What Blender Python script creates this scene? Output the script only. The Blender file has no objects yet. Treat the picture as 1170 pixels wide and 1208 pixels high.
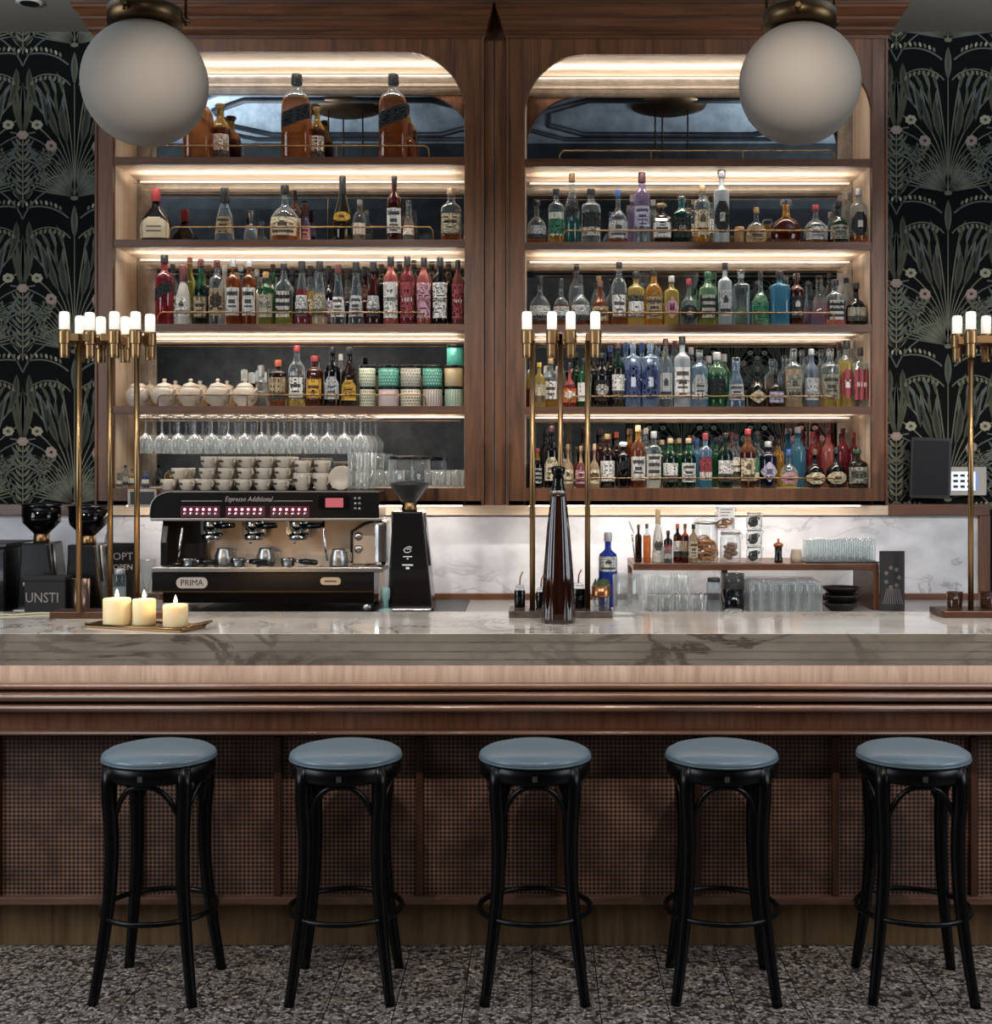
import bpy, bmesh, math, random
from mathutils import Vector, Matrix
PI = math.pi
random.seed(11)
SC = bpy.context.scene
COL = SC.collection
# ------------------------------------------------------------------ camera, light, exposure
VX, VY, F = 634.0, 549.0, 1550.0          # principal point and focal length of the photograph
EYE = 1.74
cd = bpy.data.cameras.new('camera'); cam = bpy.data.objects.new('camera', cd); COL.objects.link(cam)
cd.sensor_fit = 'VERTICAL'; cd.sensor_height = 36.0; cd.sensor_width = 36.0
cd.lens = F / 1208 * 36.0
cd.shift_x = (585 - VX) / 1208; cd.shift_y = (VY - 604) / 1208
cd.clip_start = 0.05
cam.location = (0, 0, EYE); cam.rotation_euler = (PI / 2, 0, 0)
SC.camera = cam
vs = SC.view_settings
SC.display_settings.display_device = 'sRGB'
vs.view_transform = 'Standard'; vs.look = 'None'; vs.gamma = 1; vs.use_curve_mapping = False
vs.exposure = 0.0
SC.cycles.use_denoising = True
SC.cycles.max_bounces = 14; SC.cycles.transparent_max_bounces = 40
SC.cycles.transmission_bounces = 8; SC.cycles.glossy_bounces = 4; SC.cycles.diffuse_bounces = 3
SC.cycles.caustics_reflective = False; SC.cycles.caustics_refractive = False
SC.cycles.sample_clamp_indirect = 4.0
w = bpy.data.worlds.new('world'); SC.world = w; w.use_nodes = True
w.node_tree.nodes['Background'].inputs[0].default_value = (0.05, 0.055, 0.065, 1)
w.node_tree.nodes['Background'].inputs[1].default_value = 1.0
def area(name, loc, rot, sx, sy, power, col, spread=180):
    l = bpy.data.lights.new(name, 'AREA'); l.shape = 'RECTANGLE'; l.size = sx; l.size_y = sy
    l.energy = power; l.color = col; l.spread = math.radians(spread)
    o = bpy.data.objects.new(name, l); COL.objects.link(o); o.location = loc; o.rotation_euler = rot
    return o
# cool fills added at the side walls for ambient light; no windows there
area('side_fill_a', (-4.1, 2.6, 2.3), (0, -PI/2, 0), 1.9, 2.4, 100, (0.80, 0.90, 1.0))
area('side_fill_b', (4.1, 2.6, 2.3), (0, PI/2, 0), 1.9, 2.4, 90, (0.80, 0.90, 1.0))
area('ceiling_fill_a', (-2.4, 4.3, 3.3), (PI, 0, 0), 1.4, .3, 85, (.80, .90, 1.0))  # uplight fills added to brighten the ceiling in the mirrors
area('ceiling_fill_b', (2.4, 4.3, 3.3), (PI, 0, 0), 1.4, .3, 85, (.80, .90, 1.0))
# fill spots added in front of the bar to light shelves, stools and floor
def spot(name, loc, aim, power, col, ang=75, r=.03):
    l = bpy.data.lights.new(name, 'SPOT'); l.energy = power; l.color = col; l.spot_size = math.radians(ang); l.spot_blend = .9; l.shadow_soft_size = r
    o = bpy.data.objects.new(name, l); COL.objects.link(o); o.location = loc
    o.rotation_euler = (Vector(aim) - Vector(loc)).to_track_quat('-Z', 'Y').to_euler(); return o
for i_, x_ in enumerate((-2.5, -.9, .7, 2.3)):
    spot('fill_spot_%d' % i_, (x_, 2.88, 3.395), (x_ * .9, 5.4, 1.5), (90, 165, 165, 180)[i_], (1, .93, .86), 66)
    spot('fill_spot_low_%d' % i_, (x_ + .12, 2.88, 3.395), (x_ * .9, 4.1, .3), 45, (1, .92, .84), 80, .12)

# ------------------------------------------------------------------ helpers
def S(D): return F / D
def X(px, D): return (px - VX) / S(D)
def Z(py, D): return EYE + (VY - py) / S(D)
def lin(c):
    if isinstance(c, str):
        c = tuple(int(c[i:i+2], 16) / 255 for i in (0, 2, 4))
    return tuple((v / 12.92 if v <= .04045 else ((v + .055) / 1.055) ** 2.4) for v in c[:3]) + (1,)
MATS = {}
def mat(name, col='808080', rough=.5, metal=0, emit=None, estr=1.0, spec=.5, coat=0):
    if name in MATS: return MATS[name]
    m = bpy.data.materials.new(name); m.use_nodes = True
    b = m.node_tree.nodes['Principled BSDF']
    b.inputs['Base Color'].default_value = lin(col); b.inputs['Roughness'].default_value = rough
    b.inputs['Metallic'].default_value = metal; b.inputs['Specular IOR Level'].default_value = spec
    b.inputs['Coat Weight'].default_value = coat
    if emit:
        b.inputs['Emission Color'].default_value = lin(emit); b.inputs['Emission Strength'].default_value = estr
    MATS[name] = m
    return m
def N(m, t, **kw):
    n = m.node_tree.nodes.new(t)
    for k, v in kw.items():
        if k.startswith('i_'): n.inputs[k[2:].replace('_', ' ')].default_value = v
        else: setattr(n, k, v)
    return n
def L(m, a, b): m.node_tree.links.new(a, b)
def ramp(m, stops, interp='LINEAR'):
    r = N(m, 'ShaderNodeValToRGB'); r.color_ramp.interpolation = interp
    e = r.color_ramp.elements
    while len(e) < len(stops): e.new(.5)
    for i, (p, c) in enumerate(stops): e[i].position = p; e[i].color = lin(c)
    return r
def coords(m, scale=(1, 1, 1), rot=(0, 0, 0)):
    t = N(m, 'ShaderNodeTexCoord'); mp = N(m, 'ShaderNodeMapping')
    mp.inputs['Scale'].default_value = scale; mp.inputs['Rotation'].default_value = rot
    L(m, t.outputs['Object'], mp.inputs[0]); return mp.outputs[0]
def wood(name, c0, c1, axis='z', rough=.45, scale=1.0, bump=.15, coat=0):
    if name in MATS: return MATS[name]
    m = mat(name, c0, rough, coat=coat); b = m.node_tree.nodes['Principled BSDF']
    sc = {'x': (1.2, 14, 14), 'z': (14, 14, 1.2), 'y': (14, 1.2, 14)}[axis]
    v = coords(m, tuple(s * scale for s in sc))
    n = N(m, 'ShaderNodeTexNoise', i_Scale=2.2, i_Detail=7.0, i_Roughness=.62, i_Distortion=.4); L(m, v, n.inputs['Vector'])
    r = ramp(m, [(.32, c0), (.68, c1)]); L(m, n.outputs[0], r.inputs[0]); L(m, r.outputs[0], b.inputs['Base Color'])
    bp = N(m, 'ShaderNodeBump', i_Strength=bump, i_Distance=.002); L(m, n.outputs[0], bp.inputs['Height']); L(m, bp.outputs[0], b.inputs['Normal'])
    return m
def marble(name, base, vein, rough=.2, scale=1.0, warp=1.6, coat=0, stretch=(1, 1, 1), cloud='b8b4b0', wd=.05):
    m = mat(name, base, rough, coat=coat); b = m.node_tree.nodes['Principled BSDF']
    v = coords(m, tuple(s * scale for s in stretch), (.3, .2, .5))
    n = N(m, 'ShaderNodeTexNoise', i_Scale=1.7, i_Detail=9.0, i_Roughness=.6, i_Distortion=warp); L(m, v, n.inputs['Vector'])
    a = N(m, 'ShaderNodeMath', operation='SUBTRACT'); L(m, n.outputs[0], a.inputs[0]); a.inputs[1].default_value = .5
    a2 = N(m, 'ShaderNodeMath', operation='ABSOLUTE'); L(m, a.outputs[0], a2.inputs[0])
    r = ramp(m, [(0, vein), (.012 * wd / .05, vein), (wd, base), (1, base)]); L(m, a2.outputs[0], r.inputs[0])
    n2 = N(m, 'ShaderNodeTexNoise', i_Scale=3.5, i_Detail=5.0); L(m, v, n2.inputs['Vector'])
    r2 = ramp(m, [(.3, cloud), (.7, 'ffffff')]); L(m, n2.outputs[0], r2.inputs[0])
    n3 = N(m, 'ShaderNodeTexNoise', i_Scale=.9, i_Detail=3.0); L(m, v, n3.inputs['Vector'])
    r3 = ramp(m, [(.42, '000000'), (.62, 'ffffff')]); L(m, n3.outputs[0], r3.inputs[0])
    mx0 = N(m, 'ShaderNodeMix', data_type='RGBA'); L(m, r3.outputs[0], mx0.inputs[0]); mx0.inputs[6].default_value = lin(base); L(m, r.outputs[0], mx0.inputs[7])
    mx = N(m, 'ShaderNodeMix', data_type='RGBA', blend_type='MULTIPLY'); mx.inputs[0].default_value = 1
    L(m, mx0.outputs[2], mx.inputs[6]); L(m, r2.outputs[0], mx.inputs[7]); L(m, mx.outputs[2], b.inputs['Base Color'])
    return m
def glassy(name, tint, body=.12, bodycol=None, refr=.3, rough=.03, edge=0):
    """see-through glass or liquid: tinted transparency, some refraction, fresnel gloss and a little body colour"""
    if name in MATS: return MATS[name]
    m = bpy.data.materials.new(name); m.use_nodes = True; MATS[name] = m
    nt = m.node_tree; nt.nodes.clear()
    out = N(m, 'ShaderNodeOutputMaterial')
    tr = N(m, 'ShaderNodeBsdfTransparent'); tr.inputs[0].default_value = lin(tint)
    rf = N(m, 'ShaderNodeBsdfGlass'); rf.inputs['Color'].default_value = lin(tint); rf.inputs['Roughness'].default_value = rough; rf.inputs['IOR'].default_value = 1.38
    df = N(m, 'ShaderNodeBsdfDiffuse'); df.inputs[0].default_value = lin(bodycol or tint)
    tl = N(m, 'ShaderNodeBsdfTranslucent'); tl.inputs[0].default_value = lin(bodycol or tint)
    gl = N(m, 'ShaderNodeBsdfGlossy'); gl.inputs['Roughness'].default_value = .08
    fr = N(m, 'ShaderNodeFresnel'); fr.inputs[0].default_value = 1.5
    a = N(m, 'ShaderNodeMixShader'); a.inputs[0].default_value = refr; L(m, tr.outputs[0], a.inputs[1]); L(m, rf.outputs[0], a.inputs[2])
    c = N(m, 'ShaderNodeMixShader'); c.inputs[0].default_value = .5; L(m, df.outputs[0], c.inputs[1]); L(m, tl.outputs[0], c.inputs[2])
    b = N(m, 'ShaderNodeMixShader'); b.inputs[0].default_value = body
    if edge:  # paler body painted at the rims in place of refracted light
        lw = N(m, 'ShaderNodeLayerWeight'); lw.inputs[0].default_value = .5
        pw = N(m, 'ShaderNodeMath', operation='POWER'); L(m, lw.outputs['Facing'], pw.inputs[0]); pw.inputs[1].default_value = 2.2
        ma = N(m, 'ShaderNodeMath', operation='MULTIPLY_ADD'); L(m, pw.outputs[0], ma.inputs[0]); ma.inputs[1].default_value = edge; ma.inputs[2].default_value = body
        L(m, ma.outputs[0], b.inputs[0])
    L(m, a.outputs[0], b.inputs[1]); L(m, c.outputs[0], b.inputs[2])
    ge = N(m, 'ShaderNodeNewGeometry'); fb = N(m, 'ShaderNodeMath', operation='SUBTRACT'); fb.inputs[0].default_value = 1; L(m, ge.outputs['Backfacing'], fb.inputs[1])
    ff = N(m, 'ShaderNodeMath', operation='MULTIPLY'); L(m, fr.outputs[0], ff.inputs[0]); L(m, fb.outputs[0], ff.inputs[1])
    d = N(m, 'ShaderNodeMixShader'); L(m, ff.outputs[0], d.inputs[0]); L(m, b.outputs[0], d.inputs[1]); L(m, gl.outputs[0], d.inputs[2])
    L(m, d.outputs[0], out.inputs[0])
    return m

class MB:
    def __init__(s): s.v = []; s.f = []; s.m = []; s.sm = []
    def add(s, vs_, fs, mi=0, smooth=False):
        o = len(s.v); s.v += [tuple(p) for p in vs_]
        for f in fs: s.f.append([i + o for i in f]); s.m.append(mi); s.sm.append(smooth)
        return s
    def box(s, x0, x1, y0, y1, z0, z1, mi=0):
        v = [(x, y, z) for x in (x0, x1) for y in (y0, y1) for z in (z0, z1)]
        return s.add(v, [(0, 1, 3, 2), (4, 6, 7, 5), (0, 4, 5, 1), (2, 3, 7, 6), (0, 2, 6, 4), (1, 5, 7, 3)], mi)
    def rbox(s, x0, x1, y0, y1, z0, z1, r=.01, mi=0, k=3):
        """box with rounded vertical-plane (xz) corners, extruded in y"""
        pts = []
        for cx, cz, a0 in ((x1 - r, z1 - r, 0), (x0 + r, z1 - r, 90), (x0 + r, z0 + r, 180), (x1 - r, z0 + r, 270)):
            for i in range(k + 1):
                a = math.radians(a0 + 90 * i / k); pts.append((cx + r * math.cos(a), cz + r * math.sin(a)))
        return s.prism(pts, y0, y1, mi)
    def prism(s, pts, y0, y1, mi=0, axis='y', smooth=False):
        n = len(pts)
        P = {'y': lambda a, b, t: (a, t, b), 'x': lambda a, b, t: (t, a, b), 'z': lambda a, b, t: (a, b, t)}[axis]
        v = [P(a, b, y0) for a, b in pts] + [P(a, b, y1) for a, b in pts]
        s.add(v, [list(range(n))[::-1], list(range(n, 2 * n))], mi)
        o = len(s.v) - 2 * n
        for i in range(n):
            j = (i + 1) % n; s.f.append([o + i, o + j, o + n + j, o + n + i]); s.m.append(mi); s.sm.append(smooth)
        return s
    def lathe(s, prof, n=20, c=(0, 0, 0), mi=0, dr=1.0, smooth=True, M=None):
        """prof entries (r, z[, p[, mi]]), p = superellipse power of the section"""
        rings = []; o = len(s.v)
        for e in prof:
            r, z = e[0], e[1]; p = e[2] if len(e) > 2 else 2
            ring = []
            for i in range(n):
                a = 2 * PI * (i + .5) / n; ca, sa = math.cos(a), math.sin(a)
                k = 1 if p == 2 else 1 / ((abs(ca) ** p + abs(sa) ** p) ** (1 / p))
                q = Vector((r * k * ca, r * k * sa * dr, z))
                if M is not None: q = M @ q
                ring.append((q.x + c[0], q.y + c[1], q.z + c[2]))
            rings.append(ring)
        for r_ in rings: s.v += r_
        for j in range(len(prof) - 1):
            m_ = prof[j][3] if len(prof[j]) > 3 else mi
            for i in range(n):
                k = (i + 1) % n
                s.f.append([o + j * n + i, o + j * n + k, o + (j + 1) * n + k, o + (j + 1) * n + i]); s.m.append(m_); s.sm.append(smooth)
        for j, rev in ((0, True), (len(prof) - 1, False)):
            if prof[j][0] > 1e-5:
                f = [o + j * n + i for i in range(n)]; s.f.append(f[::-1] if rev else f)
                m_ = prof[j][3] if len(prof[j]) > 3 else mi
                s.m.append(m_); s.sm.append(False)
        return s
    def tube(s, path, r, n=8, mi=0, closed=False, rr=None):
        P = [Vector(p) for p in path]; N_ = len(P); o = len(s.v); up = None
        for i, p in enumerate(P):
            if closed: t = P[(i + 1) % N_] - P[i - 1]
            else: t = P[min(i + 1, N_ - 1)] - P[max(i - 1, 0)]
            t.normalize()
            if up is None:
                up = Vector((0, 0, 1)) if abs(t.z) < .9 else Vector((0, 1, 0))
            a = t.cross(up); a.normalize(); b = a.cross(t); b.normalize(); up = b
            rad = rr[i] if rr else r
            for k in range(n):
                q = p + (a * math.cos(2 * PI * k / n) + b * math.sin(2 * PI * k / n)) * rad
                s.v.append(tuple(q))
        for i in range(N_ if closed else N_ - 1):
            j = (i + 1) % N_
            for k in range(n):
                l = (k + 1) % n
                s.f.append([o + i * n + k, o + i * n + l, o + j * n + l, o + j * n + k]); s.m.append(mi); s.sm.append(True)
        if not closed:
            s.f.append([o + k for k in range(n)][::-1]); s.m.append(mi); s.sm.append(False)
            s.f.append([o + (N_ - 1) * n + k for k in range(n)]); s.m.append(mi); s.sm.append(False)
        return s
    def build(s, name, mats, parent=None, bevel=0, loc=None):
        me = bpy.data.meshes.new(name); me.from_pydata(s.v, [], s.f)
        if not isinstance(mats, (list, tuple)): mats = [mats]
        for m in mats: me.materials.append(m)
        me.polygons.foreach_set('material_index', s.m); me.polygons.foreach_set('use_smooth', s.sm)
        me.update()
        bm = bmesh.new(); bm.from_mesh(me); bmesh.ops.recalc_face_normals(bm, faces=bm.faces[:]); bm.to_mesh(me); bm.free()
        o = bpy.data.objects.new(name, me); COL.objects.link(o)
        if parent: o.parent = parent
        if loc is not None: o.location = loc
        if bevel:
            b = o.modifiers.new('bevel', 'BEVEL'); b.width = bevel; b.segments = 2; b.limit_method = 'ANGLE'; b.angle_limit = .7
        return o
USED = {}
def tag(o, label, cat, group=None, kind=None):
    o['label'] = label; o['category'] = cat
    n = len(label.replace(',', ' ').split())
    if n > 16 or n < 4: print('LABELLEN', n, label)
    if label in USED and not group: print('DUP', label)
    USED[label] = 1
    if group: o['group'] = group
    if kind: o['kind'] = kind
    return o
def structure(o): o['kind'] = 'structure'; return o
def empty(name, loc=(0, 0, 0), rz=0):
    o = bpy.data.objects.new(name, None); COL.objects.link(o); o.location = loc; o.rotation_euler = (0, 0, rz); o.empty_display_size = .05
    return o
def dup(root, loc=None, rz=None, label=None, group=None, scale=None):
    r = root.copy(); COL.objects.link(r)
    if loc is not None: r.location = loc
    if rz is not None: r.rotation_euler = (0, 0, rz)
    if scale is not None: r.scale = scale
    if label: r['label'] = label
    if group: r['group'] = group
    for ch in list(root.children):
        c = ch.copy(); COL.objects.link(c); c.parent = r
        for g in ch.children:
            d = g.copy(); COL.objects.link(d); d.parent = c
    return r
def text(name, s, size, loc, m, parent=None, rot=(PI / 2, 0, 0), ext=.0006, align='CENTER', shear=0, sx=1):
    cu = bpy.data.curves.new(name, 'FONT'); cu.body = s; cu.size = size; cu.extrude = ext; cu.align_x = align; cu.align_y = 'CENTER'; cu.shear = shear
    cu.resolution_u = 2
    t = bpy.data.objects.new('tmp', cu); COL.objects.link(t)
    me = bpy.data.meshes.new_from_object(t.evaluated_get(bpy.context.evaluated_depsgraph_get()))
    bpy.data.objects.remove(t)
    me.materials.clear(); me.materials.append(m)
    o = bpy.data.objects.new(name, me); COL.objects.link(o); o.location = loc; o.rotation_euler = rot; o.scale = (sx, 1, 1)
    if parent: o.parent = parent
    return o

# ------------------------------------------------------------------ materials
M_wood = wood('walnut_vertical', '462814', '784a2a', 'z', .42, coat=.15)
M_woodx = wood('walnut_horizontal', '442614', '6e4226', 'x', .42, coat=.15)
M_crown = wood('crown_walnut', '3c2212', '623a22', 'x', .4, coat=.2)
M_lin = wood('lit_lining', 'baa48c', 'd8c4ac', 'z', .55, bump=.05)  # brown wood paled to carry the strip light on cabinet interiors
M_linx = wood('lit_lining_across', 'baa48c', 'd8c4ac', 'x', .55, bump=.05)  # same light-paled tone with the grain running across
M_fascia = wood('fascia_oak', '836e60', 'a48f80', 'z', .5, 1.6)
M_band = wood('band_wood', '6a3e28', '9c6244', 'z', .42, 1.5)
M_mould = wood('moulding_wood', '503628', '765644', 'x', .3, coat=.4)
M_stile = wood('stile_wood', '30190f', '52301f', 'z', .45)
M_kick = wood('kick_board', '6d5033', 'a07e56', 'z', .6, .8)
M_dark = wood('dark_walnut', '1d0f0a', '2c1811', 'x', .4)
M_marw = marble('white_marble', 'dcdcdf', 'b0b1b5', .3, 1.5, .7, cloud='d4d4d6', wd=.022, stretch=(1, 1, 1.6))
M_mart = marble('counter_marble', 'f2ebe2', 'b0a69a', .12, 1.2, 1.2, coat=.5, cloud='e0dcd6', wd=.03)
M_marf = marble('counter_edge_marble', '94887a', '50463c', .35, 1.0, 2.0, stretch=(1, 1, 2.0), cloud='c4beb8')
M_brass = mat('aged_brass', '8a6e4c', .34, 1)
M_brassd = mat('dark_brass', '5c4832', .38, 1)
M_chrome = mat('polished_steel', 'd8d4d0', .14, 1)
M_steel = mat('brushed_steel', 'a8a4a0', .33, 1)
M_blk = mat('black_plastic', '0b0a0b', .35)
M_blkg = mat('black_gloss', '070607', .12)
M_lacq = mat('black_lacquer', '030304', .32, spec=.25)
M_white = mat('white_print', 'e6e2da', .5)
M_cer = mat('cream_ceramic', 'b0a494', .3)
M_led = mat('led_strip_light', 'ffffff', .5, emit='ffdcb8', estr=.55)
M_ledc = mat('led_strip_cool', 'ffffff', .5, emit='fff0e0', estr=16)
def antique_mirror():
    m = mat('antique_mirror', 'c0c4c8', .04, 1); b = m.node_tree.nodes['Principled BSDF']
    v = coords(m, (1, 1, 1))
    n = N(m, 'ShaderNodeTexNoise', i_Scale=7.0, i_Detail=10.0, i_Roughness=.7); L(m, v, n.inputs['Vector'])
    r = ramp(m, [(.35, '9a9fa3'), (.65, 'd6dadd')]); L(m, n.outputs[0], r.inputs[0]); L(m, r.outputs[0], b.inputs['Base Color'])
    r2 = ramp(m, [(.45, '0a0a0a'), (.75, '303030')]); L(m, n.outputs[0], r2.inputs[0]); L(m, r2.outputs[0], b.inputs['Roughness'])
    return m
M_mir = antique_mirror()
G_jar = glassy('jar_glass', 'fbfdfd', .02, 'ffffff', .03, edge=.35)
G_clear = glassy('clear_glass', 'fafcfc', .012, 'fafcff', .06, edge=.42)
G_thin = glassy('thin_clear_glass', 'fafcfc', .07, 'fcfeff', .05, edge=.65)
# ------------------------------------------------------------------ the room
DC, DM, DW = 6.08, 6.44, 6.46              # cabinet face, mirror, wall
XL, XR = -4.2, 4.2
def terrazzo():
    m = mat('terrazzo', '6a625c', .42); b = m.node_tree.nodes['Principled BSDF']
    v = coords(m)
    vo = N(m, 'ShaderNodeTexVoronoi', i_Scale=74.0, i_Randomness=1.0); L(m, v, vo.inputs['Vector'])
    sep = N(m, 'ShaderNodeSeparateColor'); L(m, vo.outputs['Color'], sep.inputs[0])
    r = ramp(m, [(0, '332e2b'), (.24, '4a4440'), (.28, '7a7169'), (.62, '968c83'), (.8, 'a89e95'), (1, 'c4bab0')]); L(m, sep.outputs[0], r.inputs[0])
    vd = N(m, 'ShaderNodeTexVoronoi', feature='DISTANCE_TO_EDGE', i_Scale=74.0); L(m, v, vd.inputs['Vector'])
    e = ramp(m, [(.03, '4a443f'), (.09, 'ffffff')]); L(m, vd.outputs[0], e.inputs[0])
    mx = N(m, 'ShaderNodeMix', data_type='RGBA', blend_type='MULTIPLY'); mx.inputs[0].default_value = 1
    L(m, r.outputs[0], mx.inputs[6]); L(m, e.outputs[0], mx.inputs[7])
    L(m, mx.outputs[2], b.inputs['Base Color'])
    return m
M_ter = terrazzo(); M_grout = mat('floor_grout', '161311', .9)
fl = MB(); T = .219
x0 = (627.8 - VX) / 331
i0 = int((XL - x0) / T) - 1
fl.box(XL, XR, -.3, DW, -.06, -.002, 1)
for i in range(i0, int((XR - x0) / T) + 2):
    a, b = max(XL, x0 + i * T + .0018), min(XR, x0 + (i + 1) * T - .0018)
    if b <= a: continue
    y = 2.0
    while y < 5.0:
        fl.box(a, b, y + .0006, y + .4374, -.03, 0, 0); y += .438
structure(fl.build('floor', [M_ter, M_grout]))
M_ceil = mat('ceiling_plaster', '7c756a', .8)
M_ceil2 = mat('ceiling_blue_grey', '7a8288', .7)
M_cline = mat('ceiling_moulding_dark', '10161c', .6)
c = MB().box(XL, XR, -.3, 5.75, 4.1, 4.16).box(XL, XR, 5.75, DW, 3.87, 4.16, 1)
structure(c.build('ceiling', [M_ceil2, M_ceil]))
def octo(cx, cy, wx, wy, ch):
    return [(cx + sx * a, cy + sy * b) for sx, sy, a, b in ((1, 1, wx, wy - ch), (1, 1, wx - ch, wy), (-1, 1, wx - ch, wy), (-1, 1, wx, wy - ch), (-1, -1, wx, wy - ch), (-1, -1, wx - ch, wy), (1, -1, wx - ch, wy), (1, -1, wx, wy - ch))]
k = 0
for cx in (-1.28, .93):
    for wx, wy, t in ((1.0, .58, .018), (.86, .44, .024)):
        k += 1
        m_ = MB(); p = octo(cx, 4.0, wx, wy, .26)
        m_.tube([(x, y, 4.09) for x, y in p], t, 6, closed=True)
        structure(m_.build('trim_%d' % k, M_cline))
structure(MB().box(-3.9, 3.9, 4.95, 5.0, 4.07, 4.1).build('trim_5', M_cline))
structure(MB().box(XL, XR, -.3, 3.25, 3.62, 4.1).build('trim_12', mat('bulkhead_paint', '1c2224', .7)))

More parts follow.
